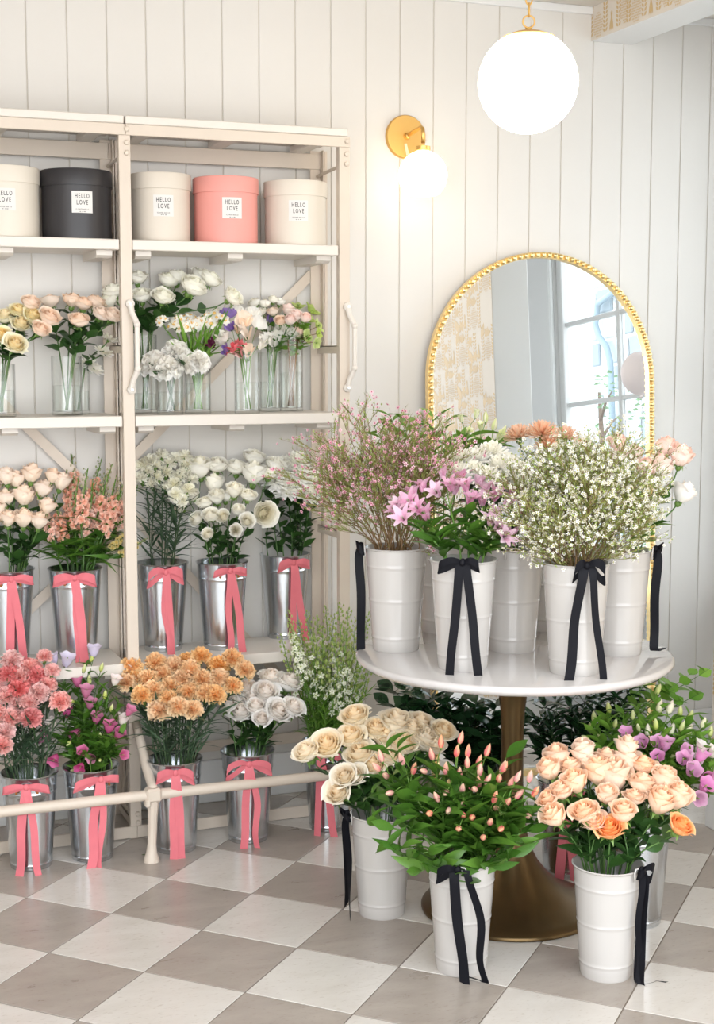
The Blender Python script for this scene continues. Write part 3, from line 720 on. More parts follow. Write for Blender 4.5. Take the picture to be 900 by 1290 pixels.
def ribbon(root, knot, out, mat, w, loops, tails, rnd, side=False):
    """bow of loops, knot and hanging tails; local frame: r = along the rim, o = outwards, z = up"""
    o_ = Vector((out[0], out[1], 0)).normalized(); r_ = Vector((-o_.y, o_.x, 0)); zz = Vector((0, 0, 1)); K = Vector(knot)
    def P(a, b_, c): return K + r_ * a + o_ * b_ + zz * c
    rb = MB(); rb.sphere((0, 0, 0), .0095, 8, 6, sq=(1.1, .8, 1.2)); rb.xform(T(*(K + o_ * .004))); root_r = obj('ribbon', rb.mesh('ribbon', mat), root)
    for (sg, L, droop, wd) in loops:
        b = MB(); pts = curve_pts([P(0, .003, 0), P(sg * L * .45, .020, .006 + droop * .1), P(sg * L * .95, .016, -.2 * droop), P(sg * L * 1.05, .004, -droop), P(sg * L * .8, -.001, -droop * .9), P(sg * L * .35, .004, -.3 * droop), P(0, .003, 0)], 4)
        wd_ = [zz + r_ * (sg * .25 * math.sin(i * .35)) + o_ * .2 for i in range(len(pts))]
        wid = [wd * (.55 + .45 * math.sin(PI * min(1, max(0, i / (len(pts) - 1))))) for i in range(len(pts))]
        vs = []
        for p, d, ww in zip(pts, wd_, wid): d = d.normalized() * ww / 2; vs += [p - d, p + d]
        b.add(vs, [(2 * i, 2 * i + 1, 2 * i + 3, 2 * i + 2) for i in range(len(pts) - 1)]); obj('loop', b.mesh('loop', mat), root_r)
    for tl in tails:
        P0, wdt, tw = tl[0], tl[1], tl[2]
        pts = curve_pts([P(*p) for p in P0], 5); b = MB(); n = len(pts)
        wds = []
        for i in range(n):
            a = tw * (i / (n - 1)) + .12 * math.sin(i * .5 + rnd.uniform(0, .3))
            wds.append((o_ if side else r_) * math.cos(a) + (r_ if side else o_) * math.sin(a))
        strip(b, pts, wds, wdt, .012); obj('tail', b.mesh('tail', mat), root_r)
def bucket_body(mb, rt, rb_, h, rings, lip=.0035):
    """tapering pail: outside wall with raised rings, rolled lip, inside wall"""
    pr = [(rb_ - .004, .004), (rb_ - .001, 0), (rb_ + .0006, .004)]
    zs_ = sorted(rings); 
    def R(z): return rb_ + (rt - rb_) * z / h
    for z in zs_:
        pr += [(R(z - .010), z - .010), (R(z - .0042), z - .0042), (R(z - .0022) + .0008, z - .0022), (R(z) + .0013, z), (R(z + .0022) + .0008, z + .0022), (R(z + .0042), z + .0042), (R(z + .010), z + .010)]
    pr += [(R(h - .004), h - .004), (rt + lip, h - .003), (rt + lip + .001, h), (rt + lip * .5, h + .002), (rt - .0015, h), (R(h * .5) - .002, h * .5), (rb_ - .003, .012), (.001, .010)]
    mb.lathe(pr, 44)
BK = {}
def bucket(kind, name_key, px, py, z, label, az=0.0, loops=(), tails=(), group=None, rt=None, rb_=None, h=None, mat=None, rib=None, width=.022, spin=0.0, knotz=None):
    """px,py = lowest visible point of the foot; the axis stands one foot-radius behind it"""
    if kind == 'white': rt_, rbb, hh, m_, rg = .0905, .068, .302, M['white_enamel'], (.040, .150, .250)
    else: rt_, rbb, hh, m_, rg = .089, .066, .308, M['galv'], (.016, .252)
    rt_, rbb, hh, m_ = rt or rt_, rb_ or rbb, h or hh, mat or m_
    f = at_z(px, py, z); fwd = Vector((f.x - CAM.x, f.y - CAM.y, 0)).normalized(); c = Vector((f.x, f.y, z)) + fwd * rbb
    root = empty('flower_bucket', c); tag(root, label, 'bucket', group)
    b = MB(); bucket_body(b, rt_, rbb, hh, rg); o = obj('body', b.mesh('body', m_), root); autosmooth(o.data, 60)
    toC = -fwd; a = math.atan2(toC.y, toC.x) + az; out = Vector((math.cos(a), math.sin(a), 0)); r_ = Vector((-out.y, out.x, 0))
    rnd = random.Random(int(px * 7 + py))
    if kind == 'white':
        # squared wire bail standing at the rim
        b = MB(); rr = rt_ + .004
        P = lambda s, o2, zz: out * (rr + o2) + r_ * s + Vector((0, 0, zz))
        b.tube([P(-.021, .001, hh - .022), P(-.021, .002, hh + .004), P(-.018, .002, hh + .0095), P(.018, .002, hh + .0095), P(.021, .002, hh + .004), P(.021, .001, hh - .022)], .0026, 7)
        obj('handle', b.mesh('handle', m_), root); kz = hh + .006; ko = rt_ + .010
    else:
        b = MB(); rr = rt_ * .985
        P = lambda s, o2, zz: out * (math.sqrt(max(1e-6, rr * rr - s * s)) + o2) + r_ * s + Vector((0, 0, zz))
        b.tube([P(-.033, .006, hh - .040), P(-.030, .010, hh - .030), P(-.015, .012, hh - .018), P(.015, .012, hh - .018), P(.030, .010, hh - .030), P(.033, .006, hh - .040)], .002, 6)
        hd = obj('handle', b.mesh('handle', M['wire']), root)
        for s_ in (-.033, .033):
            b = MB(); b.tube([P(s_ * .92, .008, hh - .034), P(s_, .007, hh - .047)], [.0035, .0042], 7); obj('grip_end', b.mesh('grip_end', M['amber']), hd)
        kz = hh - .020; ko = rt_ + .012
    if tails or loops:
        rm = rib or (M['ribbon_black'] if kind == 'white' else M['ribbon_pink'])
        ribbon(root, out * ko + Vector((0, 0, knotz if knotz is not None else kz)), out, rm, width, loops, tails, rnd, abs(az) > .8)
    BK[name_key] = dict(c=c, rt=rt_, rb=rbb, h=hh, d=depth_of(c), root=root)
    return root
def tl(dx, L, sway=0.0, w=.022, tw=0.0, floor=0.0, ob=.004, start=0.0):
    """a hanging tail: sideways end offset dx, length L; floor>0 trails that far outwards at the end"""
    p = [(start, .002, 0), (start + dx * .12 + sway * .3, .010, -L * .12), (start + dx * .45 + sway, ob, -L * .45), (start + dx * .8 - sway * .3, ob, -L * .8), (start + dx, ob, -L)]
    if floor: p += [(start + dx + .3 * floor, ob + floor * .35, -L - .004), (start + dx + floor, ob + floor * .6, -L - .003)]
    return (p, w, tw)
PL = ((-1, .068, .012, .026), (1, .068, .012, .026))
gpF = 'galvanised buckets along the guard bar'; gpG = 'galvanised buckets on the lower shelf'; gpT = 'white buckets on the table'; gpW = 'white buckets on the floor'
# r axis of the ribbon frame points to the viewer's right when the bow faces the camera
bucket('galv', 'F1', 40, 1098, 0, 'galvanised bucket of pink carnations behind the guard bar', -.1, PL, (tl(-.028, .295, -.006, .028, .5, .05), tl(.032, .288, .006, .024, -.9, .07)), gpF)
bucket('galv', 'F2', 117, 1088, 0, 'galvanised bucket of pink bellflowers behind the guard bar', .30, ((-1, .085, .020, .028), (1, .055, .006, .028)), (tl(-.040, .300, -.010, .030, .2, .02), tl(-.012, .300, .010, .022, 1.2, .06)), gpF)
bucket('galv', 'F3', 222, 1077, 0, 'galvanised bucket of orange carnations beside the bar leg', .02, ((-1, .058, .022, .030), (1, .056, .030, .030)), (tl(-.012, .302, -.004, .026, .3, -.03), tl(.016, .298, .004, .028, -.2, .045)), gpF)
bucket('galv', 'F4', 313, 1064, 0, 'galvanised bucket of white roses behind the guard bar', .05, ((-1, .072, .045, .026), (1, .070, .030, .026)), (tl(-.020, .292, -.004, .026, 0), tl(.028, .296, .014, .022, .9, .05)), gpF)
bucket('galv', 'F5', 414, 1049, 0, 'galvanised bucket of white larkspur at the end of the guard bar', -.25, PL, (tl(-.014, .300, 0, .024, .2, -.03), tl(.050, .300, .004, .026, -.2, .03)), gpF)
bucket('galv', 'G1', 12, 834, SH[3], 'galvanised bucket of cream roses on the lower shelf, cut by the frame', .12, PL, (tl(-.012, .305, 0, .028), tl(.044, .335, .004, .026)), gpG)
bucket('galv', 'G2', 97, 832, SH[3], 'galvanised bucket of peach stock on the lower shelf', -.02, ((-1, .066, .014, .034), (1, .066, .016, .034)), (tl(.004, .295, -.004, .012, .3, .03), tl(.030, .300, .004, .030, -.1)), gpG)
bucket('galv', 'G3', 206, 822, SH[3], 'galvanised bucket of small white carnations on the lower shelf', .12, ((-1, .060, .040, .030), (1, .056, .030, .034)), (tl(.010, .305, -.012, .020, .5), tl(.018, .330, .002, .026)), gpG)
bucket('galv', 'G4', 281, 820, SH[3], 'galvanised bucket of white spray roses on the lower shelf', .28, ((-1, .058, .012, .022), (1, .054, .012, .022)), (tl(-.002, .300, -.008, .022, .2, .03), tl(.050, .330, .006, .026)), gpG)
bucket('galv', 'G5', 360, 806, SH[3], 'galvanised bucket of white chrysanthemums on the lower shelf', .30, ((-1, .056, .022, .028), (1, .056, .014, .026)), (tl(-.004, .30, 0, .024), tl(.046, .30, 0, .026)), gpG)
bucket('white', 'T3', 558, 799, TZ, 'white bucket at the back of the table behind the pink waxflower', group=gpT)
bucket('white', 'T5', 694, 797, TZ, 'white bucket at the back of the table with peach chrysanthemums', group=gpT)
bucket('white', 'T1', 499, 823, TZ, 'white bucket of pink waxflower at the table edge with one black tail', -1.40, ((1, .028, .01, .03),), (tl(.0, .305, .004, .026, .1), ), gpT)
bucket('white', 'T4', 645, 824, TZ, 'white bucket of white chrysanthemums behind the lilac alstroemeria', group=gpT)
bucket('white', 'T7', 778, 828, TZ, 'white bucket of blush roses beside the mirror edge', 1.45, ((1, .050, .030, .024), (-1, .02, .02, .02)), (tl(.004, .292, -.012, .026, .3, .03), tl(.03, .285, .012, .014, 1.3, .03)), gpT)
bucket('white', 'T2', 583, 847, TZ, 'white bucket of lilac alstroemeria at the front of the table', -.02, ((-1, .062, .022, .022), (1, .042, .016, .024)), (tl(-.026, .318, .002, .024, .3, -.02, start=-.008), tl(.038, .318, .002, .024, -.1, start=.008)), gpT)
bucket('white', 'T6', 724, 853, TZ, 'white bucket of white waxflower at the front of the table', .28, ((-1, .036, .034, .026), (1, .046, .040, .030)), (tl(-.040, .325, -.006, .026, .1, start=-.008), tl(.040, .330, -.004, .020, .2, start=.012)), gpT)
bucket('white', 'C', 481, 1160, 0, 'white bucket of cream roses on the floor nearest the rack', -1.30, ((1, .022, .01, .02), (-1, .045, .02, .018)), (tl(-.010, .275, -.006, .022, .8), tl(.035, .300, .008, .024, 1.3)), gpW)
bucket('white', 'A', 581, 1232, 0, 'white bucket of leafy budding alstroemeria in front of the pedestal', -.10, ((-1, .052, .030, .026),), (tl(.030, .302, -.004, .027, .1, start=-.010), tl(.052, .296, .016, .022, .7, -.04, start=.022)), gpW)
bucket('white', 'B', 763, 1239, 0, 'white bucket of peach roses on the floor at the front', 1.00, ((-1, .016, .01, .024), (1, .040, .036, .028)), (tl(.000, .305, .004, .030, .2, .05), tl(-.004, .300, -.012, .016, 1.2, .05)), gpW)
bucket('galv', 'D', 803, 1171, 0, 'galvanised bucket of pink bellflowers behind the peach roses', group='galvanised buckets behind the table')
bucket('galv', 'E', 711, 1108, 0, 'galvanised bucket with a broad pink ribbon band behind the pedestal', .05, PL, (tl(-.02, .27, 0, .03), tl(.03, .275, 0, .032)), 'galvanised buckets behind the table')
bucket('galv', 'E2', 602, 1095, 0, 'galvanised bucket of dark ruscus behind the leafy alstroemeria', .3, PL, (tl(-.01, .28, 0, .028), tl(.02, .275, 0, .028)), group='galvanised buckets behind the table')
VS = {}
def vase(key, px, py, wpx, hpx, label, water=.5):
    f = at_z(px, py, SH[2]); 
    yv = min(max(f.y, YF + .01 + .045), YB - .09)
    r = wpx / 2 * depth_of(f) / FPX; c0 = at_y(px, py, yv); c = Vector((c0.x, yv + r * .3, SH[2])); H = hpx * depth_of(c) / FPX
    root = empty('glass_vase', c); tag(root, label, 'vase', 'clear glass vases on the middle shelf')
    b = MB(); b.lathe([(r - .001, 0), (r, .003), (r, H - .001), (r - .001, H), (r - .0025, H - .001), (r - .003, .012), (.001, .011)], 32); o = obj('glass', b.mesh('glass', M['glass']), root); autosmooth(o.data, 50)
    b = MB(); hw = H * water; b.lathe([(.001, .0125), (r - .0035, .013), (r - .0035, hw), (.001, hw)], 28); o = obj('water', b.mesh('water', M['water']), root); autosmooth(o.data, 50)
    VS[key] = dict(c=c, rt=r * .9, rb=r * .8, h=H, d=depth_of(c), root=root)
vase('v0', 4, 525, 34, 66, 'glass vase of yellow garden roses, cut by the frame')
vase('v1', 86, 523, 38, 74, 'glass vase of peach garden roses')
vase('v2', 184, 520, 32, 98, 'tall glass vase of white ranunculus beside the rack post', .25)
vase('v3', 216, 523, 33, 56, 'short glass vase of white peonies')
vase('v4', 251, 521, 33, 62, 'glass vase packed with green narcissus stems', .6)
vase('v5', 313, 521, 32, 77, 'glass vase of mixed sweet peas')
vase('v6', 342, 518, 27, 74, 'narrow glass vase of white sweet peas and spray roses')
vase('v7', 369, 515, 28, 96, 'tall glass vase of brown hellebore stems at the end')
vase('v8', 103, 519, 22, 58, 'small glass vase of white daisies behind the peach roses')
# ================================================================== FLOWER SHAPES
def lerp(a, b_, t): return a + (b_ - a) * t
def norm_radius(mb, R=1.0):
    r = max(math.hypot(v[0], v[1]) for v, m in zip(mb.v, mb.m_v)) if hasattr(mb, 'm_v') else max(math.hypot(v[0], v[1]) for v in mb.v)
    k = R / r; mb.v = [(x * k, y * k, z * k) for x, y, z in mb.v]
def calyx(mb, r, z, n=5, L=.5, mi=1):
    mb.sphere((0, 0, z - r * .4), r, 8, 5, mi, sq=(1, 1, 1.2))
    for i in range(n):
        a = i * 2 * PI / n + .3
        mb.grid(lambda u, v: ((r * .7 + L * .9 * v) * math.cos(a) - u * .10 * (1 - v) * math.sin(a) * 2, (r * .7 + L * .9 * v) * math.sin(a) + u * .10 * (1 - v) * math.cos(a) * 2, z + .16 * math.sin(v * 2.2) - .35 * v * v), 2, 3, mi)
def rose(seed, n=18, H=1.9, openness=.4, Rin=.08, Rout=.80, ruffle=.02, nu=5, nv=6):
    """barrel of overlapping petals, spiralling from a tight heart to outer petals with rolled lips"""
    r_ = random.Random(seed); mb = MB()
    for i in range(n):
        f = i / (n - 1); ang = i * 2.39996 + r_.uniform(-.2, .2)
        R = lerp(Rin, Rout, f ** .85); h = H * lerp(1.0, lerp(.95, .74, openness), f ** 1.2) * r_.uniform(.97 - .17 * f, 1.03); wd = lerp(1.6, 1.0, f)
        fl = openness * f ** 1.4; ph = r_.uniform(0, 6); tw = r_.uniform(-.12, .12)
        def fn(u, v):
            prof = .25 + .75 * math.sin(min(1, v * 1.75) * PI / 2)
            r = R * prof * (1 - (1 - f) * .22 * v) + fl * 1.05 * max(0, v - .58) ** 1.5 * (1 + .3 * abs(u)) + ruffle * math.sin(u * 5 + ph) * v * v
            r += .10 * f * openness * abs(u) ** 3 * v ** 2
            r += R * .05 * math.cos(u * 1.5) * f
            a = ang + u * wd * (.45 + .55 * math.sin(PI * min(.60, v * .62 + .06)))
            z = h * v ** .92 * (1 - .24 * abs(u + tw) ** 1.8 * v) - fl * 1.3 * max(0, v - .76) ** 1.35
            return (r * math.cos(a), r * math.sin(a), z)
        mb.grid(fn, nu, nv, 0, f, r_.random())
    k = max(math.hypot(v[0], v[1]) for v in mb.v); mb.v = [(x / k, y / k, z / k) for x, y, z in mb.v]
    calyx(mb, .24, .02); return mb
def cup(seed, n, layers_h, open_, ruffle=.06, nu=5, nv=5):
    """rounded many-petalled bloom: peony, ranunculus, garden rose"""
    r_ = random.Random(seed); mb = MB()
    for i in range(n):
        f = i / (n - 1); ang = i * 2.39996 + r_.uniform(-.25, .25); th = lerp(.06, open_, f ** .8); L = lerp(.55, 1.0, f ** .6) * r_.uniform(.92, 1.06); wd = lerp(.9, .62, f); ph = r_.uniform(0, 6)
        def fn(u, v):
            e = th * (.35 + .65 * v) - .55 * v * v * (1 - f * .75)          # arc curving up and in
            s = L * v
            r = s * math.sin(max(-.3, th * .9 - .45 * (1 - f) * v)) * (1.0) + .04 + ruffle * math.sin(u * 6 + ph) * v ** 2 * .6
            z = s * math.cos(th * .9 - .35 * v * (1 - f)) * layers_h + ruffle * math.sin(u * 9 + ph * 2) * v ** 3 - .10 * u * u * v
            w_ = wd * L * (.25 + .85 * math.sin(PI * min(.6, v * .62 + .04)))
            ca, sa = math.cos(ang), math.sin(ang); bend = -.22 * u * u * v * (.4 + f)
            return ((r + bend) * ca - u * w_ * .62 * sa, (r + bend) * sa + u * w_ * .62 * ca, z)
        mb.grid(fn, nu, nv, 0, f, r_.random())
    k = max(math.hypot(v[0], v[1]) for v in mb.v); mb.v = [(x / k, y / k, z / k) for x, y, z in mb.v]
    calyx(mb, .18, .04, L=.4); return mb
def carnation(seed, n=58, calyx_len=.95, jag=.16, width=.36, frill=.12):
    r_ = random.Random(seed); mb = MB()
    for i in range(n):
        f = (i + .5) / n; th = math.acos(1 - f * 1.25) + r_.uniform(-.10, .10); ang = i * 2.39996 + r_.uniform(-.3, .3); L = r_.uniform(.88, 1.06); ph = r_.uniform(0, 6); zig = [r_.uniform(1 - jag, 1 + jag * .7) for _ in range(8)]
        d = Vector((math.sin(th) * math.cos(ang), math.sin(th) * math.sin(ang), math.cos(th))); sd = Vector((-math.sin(ang), math.cos(ang), 0))
        a2 = r_.uniform(-.9, .9); nn = sd.cross(d); sd, nn = sd * math.cos(a2) + nn * math.sin(a2), nn * math.cos(a2) - sd * math.sin(a2)
        def fn(u, v):
            iu = int(round((u + 1) / 2 * 7)); l = L * v * (zig[iu] if v > .9 else 1) * (1 - .10 * u * u)
            return tuple(Vector((0, 0, -.20)) + d * l + sd * (u * width * v ** .75 * L) + nn * (frill * math.sin(u * 7 + ph) * v * v))
        mb.grid(fn, 7, 3, 0, f, r_.random())
    k = max(math.hypot(v[0], v[1]) for v in mb.v); mb.v = [(x / k, y / k, z / k) for x, y, z in mb.v]
    mb.tube([(0, 0, -calyx_len), (0, 0, -calyx_len * .7), (0, 0, -.25)], [.13, .21, .27], 8, 1); return mb
def mum(seed, n=84, L0=.55, up=1.5, low=-.45, width=.085, dome=.25):
    r_ = random.Random(seed); mb = MB()
    for i in range(n):
        f = i / (n - 1); el = lerp(up, low, f ** .75); ang = i * 2.39996 + r_.uniform(-.2, .2); L = lerp(L0, 1.0, f ** .6) * r_.uniform(.9, 1.06)
        ca, sa = math.cos(ang), math.sin(ang)
        def fn(u, v):
            e = el + .55 * v * (1 - f * .6); r = .03 + L * v * math.cos(el) - .05 * v * v * (1 - f); z = dome * (1 - f) + L * v * math.sin(el) * .75 + .12 * v * v - .06 * u * u
            w_ = width * (.45 + 1.0 * math.sin(PI * min(.85, v * .8 + .1)))
            return (r * ca - u * w_ * sa, r * sa + u * w_ * ca, z)
        mb.grid(fn, 2, 4, 0, f, r_.random())
    k = max(math.hypot(v[0], v[1]) for v in mb.v); mb.v = [(x / k, y / k, z / k) for x, y, z in mb.v]
    calyx(mb, .17, -.05, L=.35); return mb
def lily(seed, n=6, flare=.5):
    """open alstroemeria floret, funnel of six petals"""
    r_ = random.Random(seed); mb = MB()
    for i in range(n):
        ang = i * 2 * PI / n + r_.uniform(-.08, .08); inn = i % 2; fl = flare * r_.uniform(.8, 1.2)
        def fn(u, v):
            r = .06 + .16 * v + fl * v ** 2.6; z = 1.15 * v - .22 * v ** 4; w_ = (.24 if inn else .30) * math.sin(PI * (v * .80 + .12)) ** .8
            return (r * math.cos(ang) - u * w_ * math.sin(ang) - .08 * u * u * math.cos(ang), r * math.sin(ang) + u * w_ * math.cos(ang) - .08 * u * u * math.sin(ang), z)
        mb.grid(fn, 2, 5, 0, .2 if inn else .9, r_.random())
    for i in range(5): a = i * 1.26; mb.tube([(0, 0, .2), (.08 * math.cos(a), .08 * math.sin(a), .8)], .012, 3, 1)
    mb.sphere((0, 0, .02), .09, 6, 4, 1, sq=(1, 1, 1.4)); return mb
def lily_bud(seed):
    r_ = random.Random(seed); mb = MB()
    for i in range(6):
        ang = i * PI / 3 + r_.uniform(-.1, .1); k = r_.uniform(.9, 1.1)
        def fn(u, v):
            r = (.06 * (1 - v) + .22 * math.sin(PI * v ** .85) ** .85 + .012) * k; a = ang + u * .62
            return (r * math.cos(a), r * math.sin(a), 1.25 * v - .05 * u * u)
        mb.grid(fn, 2, 5, 0, i % 2, r_.random())
    mb.sphere((0, 0, .0), .13, 7, 5, 1, sq=(1, 1, 1.3)); return mb
def bell(seed):
    r_ = random.Random(seed); mb = MB(); n = 20; nv = 6; vs = []; fs = []; cs = []
    for j in range(nv + 1):
        v = j / nv
        for k in range(n):
            a = 2 * PI * k / n; lob = .5 + .5 * math.cos(5 * a)
            r = .10 + .34 * math.sin(min(1, v * 1.5) * PI / 2) + .06 * v + (.24 * max(0, v - .72) / .28 * (.6 + .5 * lob))
            z = 1.2 * v + (.12 * lob - .06) * (v ** 6); vs.append((r * math.cos(a), r * math.sin(a), z)); cs.append((v, .7, .5))
    for j in range(nv):
        for k in range(n): k2 = (k + 1) % n; fs.append((j * n + k, j * n + k2, (j + 1) * n + k2, (j + 1) * n + k))
    mb.add(vs, fs, 0, cs)
    for i in range(5):
        a = i * 2 * PI / 5; mb.grid(lambda u, v: ((.12 + .25 * v) * math.cos(a) - u * .1 * (1 - v) * math.sin(a), (.12 + .25 * v) * math.sin(a) + u * .1 * (1 - v) * math.cos(a), -.02 + .30 * v), 2, 2, 1)
    mb.tube([(0, 0, .3), (0, 0, .95)], .05, 5, 2); return mb
def bell_bud(seed):
    mb = MB(); n = 10
    prof = [(.10, 0), (.24, .18), (.29, .45), (.26, .75), (.16, 1.05), (.04, 1.25)]
    mb.lathe(prof, n, 0); mb.c = [(v[2] / 1.25, .7, .5) for v in mb.v]
    for i in range(5):
        a = i * 2 * PI / 5; mb.grid(lambda u, v: ((.14 + .22 * v) * math.cos(a) - u * .08 * (1 - v) * math.sin(a), (.14 + .22 * v) * math.sin(a) + u * .08 * (1 - v) * math.cos(a), -.02 + .30 * v), 2, 2, 1)
    return mb
def five(mb, mat, r, mi, cmi=None, k=.5):
    """tiny five-petalled blossom"""
    vs = [mat @ Vector((0, 0, 0))]; fs = []; cs = [(0, k, .5)]
    for i in range(5):
        a = i * 2 * PI / 5
        for da, rr in ((-.42, .75), (0, 1.0), (.42, .75)): vs.append(mat @ Vector((r * rr * math.cos(a + da), r * rr * math.sin(a + da), r * .28))); cs.append((1, k, .5))
        o = 1 + i * 3; fs += [(0, o, o + 1), (0, o + 1, o + 2)]
    mb.add(vs, fs, mi, cs)
    if cmi is not None:
        n = len(mb.v); mb.sphere(tuple(mat @ Vector((0, 0, r * .12))), r * .30, 5, 3, cmi)
def narcissus(seed, n=7):
    r_ = random.Random(seed); mb = MB()
    for i in range(n):
        a = i * 2.4; th = .25 + .9 * (i / n); d = Vector((math.sin(th) * math.cos(a), math.sin(th) * math.sin(a), math.cos(th))); m_ = T(*(d * .55)) @ look(d, r_.uniform(0, 6)); R = .42
        for p in range(6):
            pa = p * PI / 3
            mb.grid(lambda u, v: tuple(m_ @ Vector((R * v * math.cos(pa) - u * .20 * math.sin(PI * (v * .8 + .1)) * math.sin(pa) * .9, R * v * math.sin(pa) + u * .20 * math.sin(PI * (v * .8 + .1)) * math.cos(pa) * .9, .06 * v))), 2, 2, 0, .9, r_.random())
        o = len(mb.v); mb.lathe([(.06, 0), (.10, .05), (.13, .13), (.10, .12), (.04, .02)], 8, 2); mb.xform(m_, o)
        mb.tube([(0, 0, 0), tuple(d * .55)], .035, 4, 1)
    return mb
def sweetpea(seed):
    r_ = random.Random(seed); mb = MB(); ph = r_.uniform(0, 6)
    mb.grid(lambda u, v: (u * .85 * math.sin(PI * (v * .62 + .12)), .18 + .42 * v * v - .25 * u * u + .20 * math.sin(u * 9 + ph) * v * v, 1.2 * v - .30 * u * u * v + .08 * math.sin(u * 13 + ph) * v), 9, 5, 0, .9, .6)
    for s_ in (-1, 1):
        mb.grid(lambda u, v: (s_ * (.10 + .35 * v) + .28 * u * math.sin(PI * (v * .7 + .15)), -.10 - .20 * v + .10 * math.sin(u * 5 + ph), .85 * v), 4, 4, 0, .3, .4)
    mb.sphere((0, .1, 0), .15, 6, 4, 1); return mb
def hellebore(seed):
    r_ = random.Random(seed); mb = MB()
    for i in range(5):
        a = i * 2 * PI / 5 + r_.uniform(-.1, .1)
        mb.grid(lambda u, v: ((.08 + .9 * v) * math.cos(a) - u * .50 * math.sin(PI * (v * .75 + .12)) * math.sin(a), (.08 + .9 * v) * math.sin(a) + u * .50 * math.sin(PI * (v * .75 + .12)) * math.cos(a), .55 * math.sin(v * 1.6) - .12 * u * u), 3, 4, 0, .5, r_.random())
    for i in range(9): a = i * .7; mb.tube([(0, 0, .1), (.16 * math.cos(a), .16 * math.sin(a), .5)], .02, 3, 1)
    return mb
# ---- leaves (along +X, unit length)
def leaf(W, fold=.18, curl=.25, nu=2, nv=6, power=.85, tip=1.0, ruffle=0.0):
    mb = MB()
    def fn(u, v):
        w_ = W * math.sin(PI * min(1, v ** power)) ** tip; return (v - .06 * u * u * 0, u * w_ + 0, fold * w_ * abs(u) * 1.6 - curl * v * v + ruffle * math.sin(v * 14) * u)
    mb.grid(fn, nu, nv); return mb
LV = {
 'rose': [leaf(.30, .2, c, ruffle=.02) for c in (.15, .35, -.05)],
 'lance': [leaf(.165, .25, c, nv=7) for c in (.25, .5, .05)],
 'long': [leaf(.11, .3, c, nv=8, power=.6) for c in (.55, .9, .2)],
 'grass': [leaf(.042, .4, c, nv=6, power=.5) for c in (.25, .6, -.1)],
 'oval': [leaf(.24, .12, c) for c in (.12, .3)],
 'round': [leaf(.42, .1, c, nv=6) for c in (.1, .3)],
 'small': [leaf(.22, .2, c, nv=4) for c in (.1, .35)]}
LM = {}
def leafmesh(kind, mat):
    key = (kind, mat)
    if key not in LM: LM[key] = [mb.mesh('leaf_' + kind, M[mat]) for mb in LV[kind]]
    return LM[key]
# ---- bloom libraries: key -> list of meshes
BL = {}
def lib(key, mbs, mats): BL[key] = [mb.mesh(key, mats, True, True) for mb in mbs]
cal = M['calyx']
R4 = [rose(i, 20, 1.75, .55) for i in range(4)]
R4o = [rose(20 + i, 26, 1.45, .80, Rin=.06, Rout=.86) for i in range(4)]
R4g = [rose(40 + i, 28, 1.25, .45, Rin=.05, Rout=.85, ruffle=.04) for i in range(3)]
lib('rose_cream', R4, [petal('cream_rose_petal', rgb(252, 226, 190), rgb(254, 240, 222), rgb(254, 234, 224), .5), cal])
lib('rose_cream_open', R4o, [petal('cream_rose_open_petal', rgb(253, 222, 164), rgb(254, 246, 226), rgb(255, 250, 240), .5, var=.05), cal])
lib('rose_peach', R4 + R4o[:3], [petal('peach_rose_petal', rgb(255, 208, 158), rgb(255, 233, 210), rgb(255, 229, 210), .5, var=.06), cal])
lib('rose_orange', R4o[:2], [petal('apricot_rose_petal', rgb(255, 170, 96), rgb(254, 206, 158), rgb(254, 214, 182), .5), cal])
lib('rose_blush', R4, [petal('blush_rose_petal', rgb(254, 214, 194), rgb(254, 240, 232), rgb(254, 230, 224), .4), cal])
lib('rose_white', R4o + R4[:2], [petal('white_rose_petal', rgb(253, 234, 214), rgb(254, 252, 248), rgb(255, 254, 252), .5, var=.04), cal])
lib('spray_white', R4g + R4[:1], [petal('ivory_spray_rose_petal', rgb(252, 244, 216), rgb(254, 252, 244), rgb(255, 254, 250), .5, var=.04), cal])
lib('garden_peach', R4g, [petal('peach_garden_rose_petal', rgb(253, 216, 180), rgb(254, 238, 222), rgb(254, 242, 230), .5, var=.06), cal])
lib('garden_yellow', R4o[:3], [petal('pale_yellow_petal', rgb(252, 214, 100), rgb(254, 250, 220), rgb(255, 253, 238), .5, var=.04), cal])
lib('ranunculus', R4g, [petal('white_ranunculus_petal', rgb(248, 246, 222), rgb(254, 252, 244), rgb(255, 254, 248), .5, var=.04), cal])
lib('peony', [carnation(70 + i, 44, .4, .05, .58, .14) for i in range(2)], [petal('white_peony_petal', rgb(254, 250, 240), rgb(255, 253, 249), rgb(255, 254, 252), .5, var=.04), cal])
C3 = [carnation(i) for i in range(3)]
gcal = M['calyx']
lib('carn_pink', C3, [petal('pink_carnation_petal', rgb(251, 180, 174), rgb(254, 204, 198), rgb(255, 224, 218), .55, var=.08), gcal])
lib('carn_deep', C3, [petal('coral_carnation_petal', rgb(240, 134, 136), rgb(248, 160, 158), rgb(252, 186, 182), .5), gcal])
lib('carn_orange', C3, [petal('apricot_carnation_petal', rgb(255, 198, 128), rgb(255, 219, 164), rgb(255, 238, 202), .5, var=.06), gcal])
lib('carn_white', [carnation(9, 26), carnation(10, 26)], [petal('ivory_carnation_petal', rgb(250, 246, 222), rgb(254, 252, 240), rgb(255, 254, 248), .5, var=.04), gcal])
MU = [mum(i) for i in range(2)]
lib('mum_white', MU, [petal('white_mum_petal', rgb(252, 250, 238), rgb(255, 254, 252), transl=.25, var=.04), cal])
